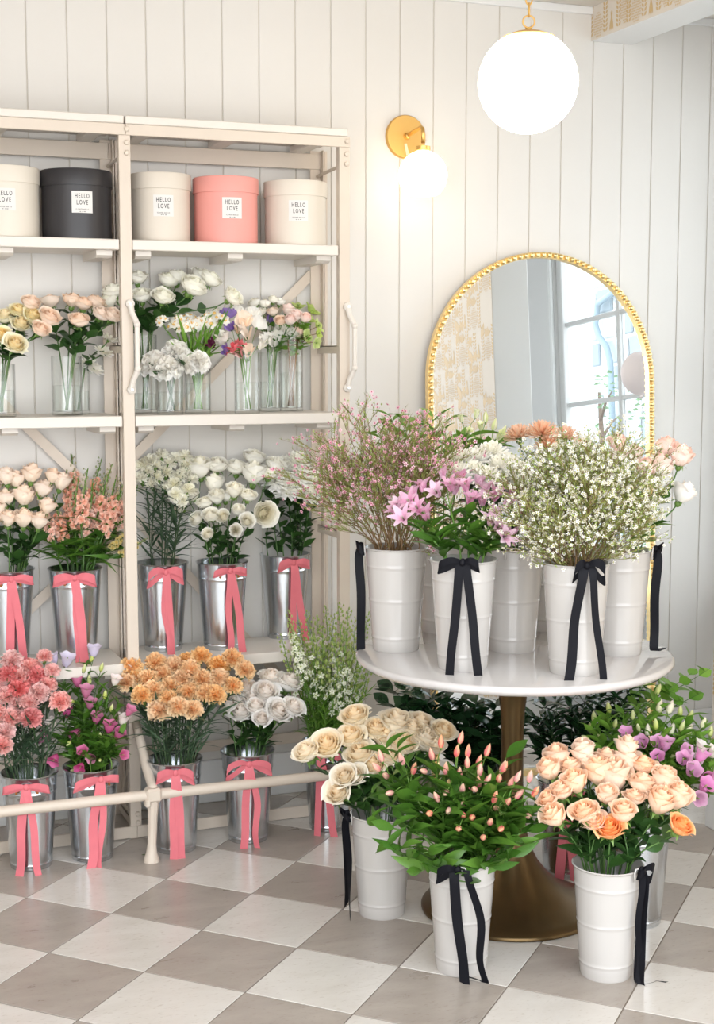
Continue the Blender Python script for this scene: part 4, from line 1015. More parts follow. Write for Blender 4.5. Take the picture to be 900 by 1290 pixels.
lib('mum_peach', [mum(5, 90, .5, 1.45, -.15, .06, .3)], [petal('peach_mum_petal', rgb(252, 200, 160), rgb(254, 226, 200), rgb(254, 234, 216), .5), cal])
lib('daisy_white', [mum(6, 26, .8, .5, -.1, .13, .05)], [petal('white_daisy_petal', rgb(250, 246, 230), rgb(252, 250, 248)), cal])
lib('alstro', [lily(i, 6, f) for i, f in enumerate((.42, .6, .75))], [petal('lilac_alstroemeria_petal', rgb(222, 160, 190), rgb(238, 194, 216), rgb(246, 218, 232), .6), M['stem_pale']])
lib('alstro_bud', [lily_bud(i) for i in range(3)], [petal('coral_bud_petal', rgb(242, 142, 146), rgb(248, 182, 158), rgb(250, 222, 176), .75), M['stem_pale']])
lib('alstro_cream', [lily_bud(8), lily(9, 6, .3)], [petal('green_cream_petal', rgb(226, 232, 176), rgb(246, 244, 222)), M['stem_pale']])
BE = [bell(0)]
lib('bell_pink', BE, [petal('pink_bell_petal', rgb(200, 84, 138), rgb(220, 114, 160), rgb(240, 170, 200), .5, var=.14), M['calyx'], M['bud_green']])
lib('bell_lilac', BE, [petal('orchid_bell_petal', rgb(222, 140, 196), rgb(238, 168, 214), rgb(248, 204, 230), .5), M['calyx'], M['bud_green']])
lib('bell_white', BE, [petal('white_bell_petal', rgb(238, 232, 216), rgb(248, 240, 232), rgb(244, 222, 232), .5), M['calyx'], M['bud_green']])
lib('bell_violet', BE, [petal('pale_violet_bell_petal', rgb(200, 190, 226), rgb(222, 214, 238), rgb(240, 236, 246), .5), M['calyx'], M['bud_green']])
lib('bell_bud', [bell_bud(0)], [petal('green_white_bud', rgb(188, 204, 110), rgb(206, 214, 128), rgb(236, 232, 196), .7), M['calyx']])
lib('bell_bud_cream', [bell_bud(0)], [petal('cream_bud', rgb(228, 226, 176), rgb(240, 236, 208), rgb(248, 226, 220), .7), M['calyx']])
lib('narcissus', [narcissus(i) for i in range(2)], [petal('white_narcissus_petal', rgb(252, 248, 236), rgb(254, 252, 246)), M['stem_pale'], plain('narcissus_cup', rgb(250, 206, 120), .5)])
SP = [sweetpea(i) for i in range(3)]
for key, a, b_ in (('sp_white', rgb(254, 250, 238), rgb(255, 253, 247)), ('sp_blush', rgb(253, 224, 196), rgb(253, 236, 220)), ('sp_purple', rgb(110, 66, 170), rgb(150, 110, 206)), ('sp_maroon', rgb(86, 20, 60), rgb(110, 30, 74)), ('sp_coral', rgb(246, 84, 92), rgb(250, 116, 124)), ('sp_pink', rgb(250, 170, 176), rgb(252, 204, 204))):
    lib(key, SP, [petal(key + '_petal', a, b_, transl=.35), cal])
lib('hellebore', [hellebore(i) for i in range(2)], [petal('green_hellebore_petal', rgb(186, 206, 110), rgb(206, 222, 140), rgb(226, 230, 180), .5), M['stem_pale']])
M['twig_d'] = M['twig']
# ---- bushy tops grown along +Z, unit metres, several parts each
def waxtop(seed, bl_mats, nb=46, L=.30, nneedle=150):
    r_ = random.Random(seed); br = MB(); ne = MB(); bo = MB(); tips = []
    main = [Vector((0, 0, 0))]
    d = Vector((r_.uniform(-.1, .1), r_.uniform(-.1, .1), 1))
    for i in range(5): main.append(main[-1] + d.normalized() * L / 5); d += Vector((r_.uniform(-.25, .25), r_.uniform(-.25, .25), 0))
    br.tube(main, [.0019, .0017, .0015, .0012, .0009, .0006], 4)
    segs = list(zip(main, main[1:]))
    for i in range(13):
        t = r_.uniform(.22, .95); j = min(4, int(t * 5)); p = main[j].lerp(main[j + 1], t * 5 - j); a = i * 2.4 + r_.uniform(-.4, .4); el = r_.uniform(.55, .95); ln = L * r_.uniform(.30, .52) * (1.15 - t * .5)
        dr = Vector((math.cos(a) * math.cos(el), math.sin(a) * math.cos(el), math.sin(el))); q = p + dr * ln * .5; e = q + (dr + Vector((0, 0, .35))).normalized() * ln * .5
        br.tube([p, q, e], [.0010, .0008, .0005], 3); segs += [(p, q), (q, e)]; tips.append(e)
        for k in range(3):
            a2 = r_.uniform(0, 6.3); d2 = (dr + Vector((math.cos(a2), math.sin(a2), .5)) * .7).normalized(); e2 = q.lerp(e, r_.random()) + d2 * ln * .35; br.tube([q.lerp(e, .4), e2], [.0006, .0004], 3, cap=False); tips.append(e2); segs.append((q, e2))
    for i in range(nneedle):
        p0, p1 = r_.choice(segs); p = p0.lerp(p1, r_.random()); dd = ((p1 - p0).normalized() * 1.0 + Vector((r_.uniform(-1, 1), r_.uniform(-1, 1), r_.uniform(-.2, 1))) * .8).normalized(); ln = r_.uniform(.010, .022); sd = dd.cross(Vector((r_.uniform(-1, 1), r_.uniform(-1, 1), .3))).normalized() * .0012
        ne.add([p - sd, p + sd, p + dd * ln], [(0, 1, 2)])
    for i in range(nb):
        e = r_.choice(tips) + Vector((r_.uniform(-1, 1), r_.uniform(-1, 1), r_.uniform(-1, 1))) * .016; dd = Vector((r_.uniform(-1, 1), r_.uniform(-1, 1), r_.uniform(-.1, 1))).normalized()
        if r_.random() < .72: five(bo, T(*e) @ look(dd, r_.uniform(0, 6)), r_.uniform(.0050, .0078), 0, 1, r_.random())
        else: bo.sphere(tuple(e), r_.uniform(.0020, .0032), 5, 4, 2)
    return br.mesh('twigs', M['twig']), ne.mesh('needles', M['needle'], False), bo.mesh('blossoms', bl_mats, False, True)
wpk = [petal('pink_waxflower_petal', rgb(228, 156, 180), rgb(244, 202, 214), rgb(248, 216, 224), .4), plain('wax_pink_eye', rgb(170, 70, 100), .5), M['bud_green']]
wwh = [petal('white_waxflower_petal', rgb(246, 240, 230), rgb(250, 248, 242), transl=.25), plain('wax_white_eye', rgb(196, 190, 120), .5), M['bud_green']]
WAXP = [waxtop(i, wpk, 64, .30, 420) for i in range(5)]
WAXW = [waxtop(20 + i, wwh, 120, .27, 520) for i in range(5)]
def larktop(seed, white):
    r_ = random.Random(seed); br = MB(); fl = MB(); L = .24
    br.tube([(0, 0, 0), (r_.uniform(-.01, .01), r_.uniform(-.01, .01), L * .5), (r_.uniform(-.012, .012), r_.uniform(-.012, .012), L)], [.0022, .0016, .0008], 5)
    for i in range(34):
        t = (i + .5) / 34; z = L * (.05 + .95 * t); a = i * 2.4; R = .024 * (1.1 - .75 * t); d = Vector((math.cos(a), math.sin(a), .5)).normalized(); p = Vector((0, 0, z)); e = p + d * R; br.tube([p, e], .0006, 3, cap=False)
        if t < white: five(fl, T(*e) @ look(d, r_.uniform(0, 6)), r_.uniform(.011, .015), 0, 1, r_.random()); five(fl, T(*(e + d * .003)) @ look(d, r_.uniform(0, 6)), .008, 0, None, r_.random())
        else: fl.sphere(tuple(e), .0064 * (1.2 - .6 * t), 5, 4, 1, sq=(.8, .8, 1.2))
    return br.mesh('stalk', M['stem_pale']), fl.mesh('florets', [petal('white_larkspur_petal', rgb(236, 240, 210), rgb(250, 250, 240)), M['bud_green']], True, True)
LARK = [larktop(i, wv) for i, wv in enumerate((.12, .2, .3, .75))]
def stocktop(seed, pmat, full=.6):
    r_ = random.Random(seed); br = MB(); fl = MB(); bd = MB(); L = .20
    br.tube([(0, 0, 0), (0, 0, L * .6), (r_.uniform(-.01, .01), r_.uniform(-.01, .01), L)], [.0042, .0034, .0018], 6)
    sm = carnation(seed + 50, 11, .2, .05, .5)
    for i in range(26):
        t = (i + .5) / 26; z = L * t; a = i * 2.4; d = Vector((math.cos(a), math.sin(a), .35)).normalized()
        if t < full:
            R = .020 * (1.1 - .3 * t); fl.merge(sm, T(*(Vector((0, 0, z)) + d * R * .75)) @ look(d, r_.uniform(0, 6)) @ Matrix.Scale(.0155 * (1.15 - .35 * t), 4), (0, 1))
        else:
            R = .014 * (1.5 - t); e = Vector((0, 0, z)) + d * R; br.tube([(0, 0, z), e], .0009, 3, cap=False); bd.sphere(tuple(e), .0062 * (1.5 - t), 6, 4, 0, sq=(.8, .8, 1.3))
    return br.mesh('stalk', M['stem_pale']), fl.mesh('florets', [pmat, M['calyx']], True, True), bd.mesh('buds', leafm('stock_bud', rgb(140, 164, 116), rgb(200, 176, 140), transl=.2))
spm = petal('peach_stock_petal', rgb(251, 190, 166), rgb(254, 216, 196), rgb(254, 228, 212), .5, var=.10); sym = petal('yellow_stock_petal', rgb(240, 214, 120), rgb(250, 236, 170), rgb(252, 244, 204), .5)
STK = [stocktop(i, spm, f) for i, f in enumerate((.55, .65, .3))]; STY = [stocktop(9, sym, .6)]

# ================================================================== PUTTING STEMS IN VESSELS
RN = random.Random(11)
def stem_path(V, head, d, n=6, fill=.72):
    c = V['c']; disp = Vector((head.x - c.x, head.y - c.y, 0)); L = disp.length
    u = disp / L if L > 1e-4 else Vector((1, 0, 0))
    rad = max(min(V['rt'] * fill, L * .55) * RN.uniform(.75, 1.0), V['rt'] * RN.uniform(.1, .72))
    j = Vector((RN.uniform(-1, 1), RN.uniform(-1, 1), 0)) * V['rt'] * .16
    P1 = c + u * rad + j + Vector((0, 0, V['h'])); P0 = c - u * rad * RN.uniform(.15, .5) + j + Vector((0, 0, .016))
    k = (head - P1).length
    A = P1 + (P1 - P0).normalized() * k * .38; B = head - Vector(d).normalized() * k * .32
    pts = [P0, P0.lerp(P1, .5), P1]
    for i in range(1, n + 1):
        t = i / n; pts.append(P1 * (1 - t) ** 3 + A * 3 * t * (1 - t) ** 2 + B * 3 * t * t * (1 - t) + head * t ** 3)
    return pts
def flower_root(name, label, cat, group, base):
    r = empty(name, base); tag(r, label, cat, group); return r
def along(pts, t):
    """point and tangent on the part of a stem above the rim"""
    q = pts[2:]; f = t * (len(q) - 1); i = min(int(f), len(q) - 2); return q[i].lerp(q[i + 1], f - i), (q[i + 1] - q[i]).normalized()
def add_leaves(root, pts, base, kind, mat, n, size, t0=.1, t1=.9, updir=.2, spread=1.0, c=None):
    ms = leafmesh(kind, mat); a0 = RN.uniform(0, 6)
    for i in range(n):
        t = lerp(t0, t1, (i + RN.random() * .8) / max(1, n)); p, tg = along(pts, min(.98, t)); a = a0 + i * 2.4 + RN.uniform(-.4, .4)
        d = Vector((math.cos(a), math.sin(a), 0)) * spread + tg * .5 + Vector((0, 0, updir))
        o = obj('leaf', RN.choice(ms), root); o.matrix_local = leafmat(p - base, d, tg + Vector((0, 0, .3)), size * RN.uniform(.75, 1.25), RN.uniform(-.5, .5))
def clear_wall(px, py, d):
    while at_depth(px, py, d).y > YW - .06: d -= .01
    return d
def extremes(xy):
    """index -> phrase for the outermost members of a bunch, as seen in the photograph"""
    out = {}
    if len(xy) < 4: return out
    I = range(len(xy))
    for k, key in ((', leftmost one', lambda i: xy[i][0]), (', rightmost one', lambda i: -xy[i][0]), (', topmost one', lambda i: xy[i][1]), (', lowest one', lambda i: -xy[i][1])):
        for i in sorted(I, key=key):
            if i not in out: out[i] = k; break
    return out
ORD = 'first second third fourth fifth sixth seventh eighth ninth tenth eleventh twelfth'.split()
def places(xy, nrow):
    """index -> phrase for its place in the bunch: row by height, then order from the left"""
    if len(xy) < 3: return {0: ', the one on the left', 1: ', the one on the right'} if len(xy) == 2 else {}
    if len(xy) <= 7: nrow = 1
    I = sorted(range(len(xy)), key=lambda i: xy[i][1]); n = len(I); out = {}
    names = {1: [''], 2: [' in upper row', ' in lower row'], 3: [' in upper row', ' in middle row', ' in lower row']}[nrow]
    for r in range(nrow):
        row = sorted(I[r * n // nrow:(r + 1) * n // nrow], key=lambda i: xy[i][0])
        for k, i in enumerate(row): out[i] = ', ' + (ORD[k] + ' from left' if k < len(row) - 1 or nrow > 1 else 'rightmost') + names[r]
    return out
def to_px(p):
    q = Vector(p) - CAM; d = q.dot(FW); return (450 + FPX * q.dot(RT) / d, 645 + FPX * q.dot(DN) / d)
def heads_world(V, heads, dep, jit=.02):
    ys = [h[1] for h in heads]; y0, y1 = min(ys), max(ys) + 1e-3; out = []
    for h in heads:
        q = (h[1] - y0) / (y1 - y0); d = V['d'] + lerp(dep, -dep, q) + RN.uniform(-jit, jit) + (h[3] if len(h) > 3 else 0)
        d = clear_wall(h[0], h[1], d)
        out.append((at_depth(h[0], h[1], d), (h[2] if len(h) > 2 else None), d))
    return out
def head_dir(V, p, face, up):
    v = (p - (V['c'] + Vector((0, 0, V['h'] - .06)))).normalized(); tc_ = (CAM - p).normalized()
    return (v + tc_ * face + Vector((0, 0, up)) + Vector((RN.uniform(-1, 1), RN.uniform(-1, 1), RN.uniform(-1, 1))) * .16).normalized()
def bunch(V, key, heads, rpx, name, label, cat, group, face=.4, up=.2, dep=.07, stem='stem', sr=.0024, leaves=('rose', 'leaf', 3, .055), keys=None, sink=.3, lt=(.05, .8), klabels=None):
    """one bloom per stem. heads: (px, py[, radius px[, extra depth]])"""
    ex = places([h[:2] for h in heads], 3 if len(heads) > 16 else 2)
    for i, (p, r, d) in enumerate(heads_world(V, heads, dep)):
        kk = keys[i] if keys and i < len(keys) and keys[i] else key
        R = (r or rpx) * 1.24 * d / FPX; dr = head_dir(V, p, face, up)
        base_pt = p - dr * R * sink; pts = stem_path(V, base_pt, dr); base = pts[0]
        root = flower_root(name, ((klabels or {}).get(kk) or label) + ex.get(i, ''), cat, group, base)
        b = MB(); b.tube([q - base for q in pts], [sr] * (len(pts) - 1) + [sr * .9], 5); obj('stem', b.mesh('stem', M[stem]), root)
        o = obj('bloom', RN.choice(BL[kk]), root); o.matrix_local = T(*(base_pt - base)) @ look(dr, RN.uniform(0, 6.3)) @ Matrix.Scale(R, 4)
        if leaves: add_leaves(root, pts, base, leaves[0], leaves[1], leaves[2], leaves[3], *lt)
def spray(V, heads, per, rpx, name, label, cat, group, face=.4, up=.2, dep=.07, stem='stem', sr=.0026, leaves=('rose', 'leaf', 4, .05), drop=.07, sink=.2, ldir=.2, lt=(.1, 1.0), nod=0.0, key=None, near=0.0):
    """several blooms on one branching stem. heads: (px, py, radius, key)"""
    hs = sorted(heads, key=lambda h: h[0] + .35 * h[1]); groups = [hs[i:i + per] for i in range(0, len(hs), per)]
    ys = [h[1] for h in heads]; y0, y1 = min(ys), max(ys) + 1e-3
    cxy = [(sum(h[0] for h in g) / len(g), sum(h[1] for h in g) / len(g)) for g in groups]; ex = places(cxy, 2)
    for gi, g in enumerate(groups):
        P = []
        for h in g:
            q = (h[1] - y0) / (y1 - y0); d = V['d'] + lerp(dep, -dep, q) + RN.uniform(-.02, .02) - near; d = clear_wall(h[0], h[1], d); P.append((at_depth(h[0], h[1], d), (h[2] or rpx) * 1.22 * d / FPX, h[3] if len(h) > 3 else key))
        cen = sum((p for p, _, _ in P), Vector()) / len(P); axis = (cen - (V['c'] + Vector((0, 0, V['h'] * .8)))).normalized()
        J = cen - axis * drop; pts = stem_path(V, J, axis); base = pts[0]; root = flower_root(name, label + ex.get(gi, ''), cat, group, base)
        b = MB(); b.tube([q - base for q in pts], sr, 5); blooms = []
        for p, R, kk in P:
            dr = (p - J).normalized() + (CAM - p).normalized() * face + Vector((0, 0, up - nod)) + Vector((RN.uniform(-1, 1), RN.uniform(-1, 1), RN.uniform(-1, 1))) * .2; dr.normalize(); e = p - dr * R * sink
            b.tube([J - base, J.lerp(e, .55) + Vector((0, 0, .010)) - base, e - base], [sr * .6, sr * .5, sr * .45], 4); blooms.append((e, dr, R, kk))
        obj('stem', b.mesh('stem', M[stem]), root)
        for e, dr, R, kk in blooms:
            o = obj('bud' if 'bud' in kk else 'bloom', RN.choice(BL[kk]), root); o.matrix_local = T(*(e - base)) @ look(dr, RN.uniform(0, 6.3)) @ Matrix.Scale(R, 4)
        if leaves: add_leaves(root, pts, base, leaves[0], leaves[1], leaves[2], leaves[3], lt[0], lt[1], ldir)
def topped(V, tips, tops, L, name, label, cat, group, parts, stem='stem', sr=.002, leaves=None, scale=1.0, bend=.5, lt=(.1, .9)):
    """stems that end in a bushy or spiky top; tips are world points"""
    ex = extremes([to_px(t) for t in tips])
    for ti, tip in enumerate(tips):
        c = V['c'] + Vector((0, 0, V['h'] - .05)); ax = (tip - c).normalized(); ax = (ax + Vector((0, 0, bend * .3))).normalized()
        s = scale * RN.uniform(.88, 1.1); O = tip - ax * L * s; pts = stem_path(V, O, ax, 4); base = pts[0]; root = flower_root(name, label + ex.get(ti, ''), cat, group, base)
        b = MB(); b.tube([q - base for q in pts], sr, 5); obj('stem', b.mesh('stem', M[stem]), root)
        top = RN.choice(tops); m_ = T(*(O - base)) @ look(ax, RN.uniform(0, 6.3)) @ Matrix.Scale(s, 4)
        for nm, me in zip(parts, top):
            o = obj(nm, me, root); o.matrix_local = m_
            if nm in ('blossoms', 'needles', 'florets', 'buds', 'twigs'): o['kind'] = 'stuff'
        if leaves: add_leaves(root, pts, base, leaves[0], leaves[1], leaves[2], leaves[3], *lt)
def dome(V, n, R, H, a0=0.0, squash=1.0, lo=.35):
    out = []
    for i in range(n):
        f = math.sqrt((i + .5) / n); a = a0 + i * 2.39996; z = H * (1 - (1 - lo) * f ** 2.2) * RN.uniform(.92, 1.05)
        out.append(V['c'] + RT * (R * f * math.cos(a)) + Vector((FW.x, FW.y, 0)) * (R * squash * f * math.sin(a)) + Vector((0, 0, V['h'] + z)))
    return out
def greens(V, tips, name, label, group, kind, mat, n, size, sr=.0022, t0=.05, stem='stem_dark', updir=.25, lead=True):
    ex = extremes([to_px(t) for t in tips])
    for ti, tip in enumerate(tips):
        c = V['c'] + Vector((0, 0, V['h'])); ax = (tip - c).normalized(); pts = stem_path(V, tip, ax, 6); base = pts[0]; root = flower_root(name, label + ex.get(ti, ''), 'foliage', group, base)
        b = MB(); b.tube([q - base for q in pts], [sr] * (len(pts) - 2) + [sr * .6, sr * .3], 5); obj('stem', b.mesh('stem', M[stem]), root)
        add_leaves(root, pts, base, kind, mat, n, size, t0, 1.0, updir)
# ================================================================== THE FLOWERS
F = BK
# ---- middle shelf, glass vases
bunch(VS['v0'], 'garden_yellow', [(6, 402), (23, 396), (26, 411), (40, 401), (18, 436, 16), (2, 425)], 14, 'garden_rose', 'pale yellow open garden rose at the frame edge', 'rose', 'yellow garden roses', face=.9, dep=.05, leaves=('rose', 'leaf', 4, .06))
bunch(VS['v0'], 'garden_peach', [(38, 384), (50, 417), (61, 403, 14)], 12, 'garden_rose', 'peach garden rose next to the yellow roses', 'rose', 'peach garden roses by the yellow ones', face=.7, dep=.04, leaves=('rose', 'leaf', 4, .06))
bunch(VS['v1'], 'garden_peach', [(64, 383), (91, 382, 13), (120, 384), (99, 407, 13), (127, 398), (141, 400), (105, 386)], 12, 'garden_rose', 'round peach garden rose in the clear glass vase', 'rose', 'peach garden roses in the glass vase', face=.5, dep=.05, leaves=('rose', 'leaf', 7, .062), lt=(0, .85))
bunch(VS['v8'], 'daisy_white', [(139, 423), (132, 440), (112, 455), (120, 462)], 12, 'daisy', 'white daisy tucked behind the peach garden roses', 'daisy', 'white daisies behind the vase', face=.5, leaves=('rose', 'leaf', 3, .04), dep=.03)
bunch(VS['v2'], 'ranunculus', [(144, 370), (138, 383), (179, 376, 13), (205, 377, 14), (174, 353, 12), (211, 357), (225, 353), (241, 364, 17), (263, 355, 14), (291, 376), (251, 351)], 13, 'ranunculus', 'white ranunculus high above the tall vase', 'ranunculus', 'white ranunculus', face=.45, dep=.05, leaves=('rose', 'leaf', 5, .06), lt=(.0, .7))
bunch(VS['v3'], 'peony', [(191, 452, 18), (214, 455, 17), (224, 437, 17), (235, 453, 16), (254, 451, 15), (205, 462, 14)], 17, 'peony', 'fluffy white peony over the short vase', 'peony', 'white peonies', face=.7, dep=.03, leaves=('rose', 'leaf', 2, .05), stem='stem_dark')
bunch(VS['v4'], 'narcissus', [(222, 392), (239, 389), (216, 400), (242, 398), (263, 388), (280, 386), (272, 396), (201, 395, 11), (252, 396), (232, 402), (286, 392)], 14, 'narcissus', 'cluster of small white narcissus on green stem', 'narcissus', 'white narcissus', face=.6, dep=.05, stem='stem_pale', sr=.0034, leaves=('grass', 'leaf_bright', 2, .13), lt=(0, .3), sink=1.0)
greens(VS['v4'], [at_depth(x, y, VS['v4']['d'] + e) for x, y, e in ((272, 425, 0), (285, 388, .02), (228, 420, -.02), (262, 405, .01), (246, 410, -.03), (236, 425, .0), (255, 430, -.04), (270, 445, -.02), (240, 440, -.03))], 'narcissus_leaf', 'flat green narcissus leaf standing among the stems', 'narcissus leaves', 'grass', 'leaf_bright', 2, .13, sr=.0034, t0=.0, stem='stem_pale', updir=1.5)
spk = [(309, 408, 13, 'sp_blush'), (300, 417, 12, 'sp_blush'), (325, 411, 12, 'sp_white'), (312, 424, 13, 'sp_blush'), (328, 436, 12, 'sp_white'), (284, 427, 11, 'sp_white'), (297, 396, 11, 'sp_white'), (288, 398, 11, 'sp_purple'), (292, 414, 9, 'sp_purple'), (286, 442, 9, 'sp_purple'), (269, 434, 9, 'sp_maroon'), (294, 440, 11, 'sp_coral'), (305, 436, 10, 'sp_coral'), (303, 447, 11, 'sp_pink'), (318, 398, 11, 'sp_white'), (315, 444, 10, 'sp_blush'), (276, 424, 10, 'sp_white')]
spray(VS['v5'], spk, 2, 11, 'sweet_pea', 'sweet pea stem in the mixed colour vase', 'sweet pea', 'mixed sweet peas', face=.6, stem='stem_pale', sr=.0018, leaves=('small', 'leaf_mid', 1, .03), drop=.06, dep=.04)
spray(VS['v6'], [(347, 433, 12, 'sp_white'), (359, 418, 12, 'sp_white'), (343, 420, 12, 'sp_white'), (365, 424, 11, 'sp_white'), (338, 430, 10, 'sp_white'), (343, 405, 9, 'sp_purple'), (352, 426, 11, 'sp_white')], 2, 11, 'sweet_pea', 'pure white sweet pea stem in the narrow vase', 'sweet pea', 'white sweet peas', face=.6, stem='stem_pale', sr=.0018, leaves=('small', 'leaf_mid', 1, .03), drop=.06, dep=.03)
spray(VS['v6'], [(322, 384, 8, 'spray_white'), (333, 386, 8, 'spray_white'), (344, 380, 7, 'spray_white'), (352, 383, 7, 'spray_white'), (344, 396, 8, 'garden_peach'), (361, 395, 8, 'rose_blush'), (354, 406, 8, 'garden_peach'), (371, 402, 8, 'rose_blush'), (383, 404, 7, 'rose_blush'), (364, 407, 8, 'rose_blush'), (330, 396, 7, 'spray_white')], 2, 8, 'spray_rose', 'small cream spray rose branch above the narrow vase', 'rose', 'cream spray roses', face=.4, sr=.002, leaves=('small', 'leaf_mid', 8, .03), drop=.06, dep=.05)
spray(VS['v7'], [(393, 391, 10, 'hellebore'), (386, 424, 9, 'hellebore'), (401, 411, 8, 'hellebore'), (398, 432, 7, 'hellebore'), (401, 420, 7, 'hellebore'), (380, 398, 8, 'hellebore'), (390, 402, 8, 'hellebore'), (376, 386, 8, 'hellebore'), (372, 424, 8, 'rose_blush')], 1, 9, 'hellebore', 'nodding green hellebore on a brown stem', 'hellebore', 'green hellebores', face=.4, sr=.0026, stem='twig', leaves=('oval', 'leaf_bright', 6, .042), drop=.07, dep=.05, nod=.5, lt=(.4, 1.0))
# ---- lower shelf, galvanised buckets
bunch(F['G1'], 'rose_cream', [(8, 598, 12), (40, 594, 13), (7, 625, 12), (30, 622, 14), (55, 614, 12), (78, 605, 12), (10, 652, 11), (30, 651, 13), (50, 654, 12), (67, 598, 10), (20, 602, 11), (60, 636, 11), (-4, 640, 12), (-10, 610, 12)], 12, 'rose', 'cream rose in the bucket cut by the frame', 'rose', 'cream roses on the lower shelf', face=.15, up=.7, dep=.06, leaves=('rose', 'leaf', 5, .062), lt=(0, .8), sink=.85)
stips = [(68, 622), (95, 600), (92, 572), (126, 576), (120, 604), (140, 584), (108, 590), (165, 586), (158, 610), (176, 612), (46, 618), (150, 600), (84, 590), (132, 596)]
topped(F['G2'], [at_depth(x, y, F['G2']['d'] + RN.uniform(-.09, .05)) for x, y in stips], STK[:2] + STK[:1] + STK[2:], .20, 'stock', 'peach stock spike with green buds at the tip', 'stock', 'peach stocks', ('stalk', 'florets', 'buds'), sr=.0032, leaves=('long', 'leaf_mid', 7, .105), scale=.95, lt=(.0, .85))
topped(F['G2'], [at_depth(186, 678, F['G2']['d'] - .08), at_depth(170, 662, F['G2']['d'] - .04)], STY, .20, 'yellow_stock', 'pale yellow stock leaning past the rack post', 'stock', 'yellow stocks', ('stalk', 'florets', 'buds'), sr=.0032, leaves=('long', 'leaf_mid', 4, .10), scale=.62, bend=0)
spray(F['G3'], [(x, y, 10, 'carn_white') for x, y in ((203, 571), (190, 577), (233, 572), (222, 575), (236, 583), (210, 592), (196, 598), (219, 608), (233, 592), (188, 608), (179, 583), (249, 580), (207, 611), (185, 590), (238, 614), (197, 583), (221, 622), (226, 598), (176, 600), (214, 580), (242, 600), (228, 628))], 3, 10, 'spray_carnation', 'small white spray carnation on stiff stem', 'carnation', 'white spray carnations', face=.4, up=.4, stem='stem_dark', sr=.0022, leaves=('grass', 'leaf_grey', 14, .11), drop=.07, dep=.06, lt=(.0, .9))
g4 = [(253, 598, 15), (273, 591, 14), (298, 594, 14), (320, 582, 14), (319, 606, 16), (333, 646, 16), (269, 617, 13), (244, 628, 10), (266, 652, 11), (250, 655, 10), (263, 674, 8), (285, 629, 11), (295, 624, 11), (312, 628, 11), (283, 652, 9), (311, 657, 10), (297, 668, 8), (274, 632, 11), (260, 637, 11), (231, 624, 9), (229, 642, 9), (301, 648, 9), (345, 590, 13), (338, 600, 12)]
spray(F['G4'], [h + ('spray_white',) for h in g4], 3, 11, 'spray_rose', 'ivory spray rose branch in shelf bucket', 'rose', 'white spray roses', face=.6, up=.4, sr=.0026, leaves=('rose', 'leaf', 7, .05), drop=.09, dep=.08, lt=(.0, .95))
bunch(F['G5'], 'mum_white', [(347, 602), (362, 611, 18), (376, 595, 18), (354, 586), (391, 620, 15), (375, 580), (396, 604), (340, 592), (368, 590)], 17, 'chrysanthemum', 'white chrysanthemum in the lower shelf bucket', 'chrysanthemum', 'white chrysanthemums on the shelf', face=.5, dep=.05, leaves=('rose', 'leaf', 11, .055), lt=(.0, .85))
# ---- floor buckets along the guard bar
pk = [(14, 828), (10, 845), (24, 848), (46, 848), (23, 864), (60, 859, 12), (50, 869), (10, 873), (38, 880), (24, 885), (77, 880), (39, 901), (13, 902), (5, 920), (57, 824, 10), (1, 936), (40, 838), (66, 842, 10), (-6, 860), (-8, 895), (32, 858)]
bunch(F['F1'], 'carn_pink', pk, 13.5, 'carnation', 'ruffled pink carnation in the floor bucket', 'carnation', 'pink carnations', face=.6, up=.2, dep=.07, stem='stem_dark', leaves=('grass', 'leaf_grey', 9, .11), sink=.2, keys=[None, 'carn_deep', None, 'carn_deep', 'carn_deep', None, None, None, None, None, None, 'carn_deep'], lt=(.0, .8), klabels={'carn_deep': 'deeper coral pink carnation among the paler pink ones'})
cb = [(98, 864, 10, 'bell_pink'), (108, 877, 11, 'bell_pink'), (113, 892, 10, 'bell_pink'), (84, 902, 9, 'bell_pink'), (99, 920, 10, 'bell_pink'), (121, 910, 10, 'bell_pink'), (137, 922, 11, 'bell_pink'), (147, 930, 10, 'bell_pink'), (63, 930, 10, 'bell_pink'), (71, 952, 10, 'bell_pink'), (106, 950, 9, 'bell_pink'), (103, 963, 9, 'bell_pink'), (118, 954, 8, 'bell_pink'), (153, 951, 8, 'bell_pink'), (161, 900, 9, 'bell_pink'), (69, 915, 9, 'bell_white'), (153, 912, 10, 'bell_white'), (144, 862, 9, 'bell_white'), (83, 838, 12, 'bell_violet'), (118, 826, 11, 'bell_violet'), (70, 834, 9, 'bell_violet'), (75, 853, 8, 'bell_bud'), (105, 846, 8, 'bell_bud'), (113, 860, 8, 'bell_bud'), (132, 879, 8, 'bell_bud'), (127, 844, 8, 'bell_bud'), (115, 832, 8, 'bell_bud'), (92, 884, 7, 'bell_bud'), (126, 930, 7, 'bell_bud'), (88, 935, 7, 'bell_bud'), (140, 895, 7, 'bell_bud'), (93, 970, 6, 'bell_bud'), (126, 957, 6, 'bell_bud')]
spray(F['F2'], cb, 3, 9, 'bellflower', 'pink bellflower stem beside the pink carnations', 'bellflower', 'pink bellflowers by the rack', face=.55, up=0, sr=.0026, leaves=('lance', 'leaf_mid', 16, .062), drop=.06, dep=.08, lt=(.15, 1.0))
oc = [(165, 835), (168, 849), (196, 831), (205, 844), (178, 872), (192, 866), (216, 861), (201, 891, 16), (225, 887, 14), (243, 891, 13), (238, 868), (260, 870), (273, 872), (231, 851), (240, 840), (255, 823), (256, 852), (277, 835), (277, 851), (295, 826), (311, 841), (295, 861, 12), (236, 830), (220, 835), (158, 856), (186, 852), (212, 876, 12)]
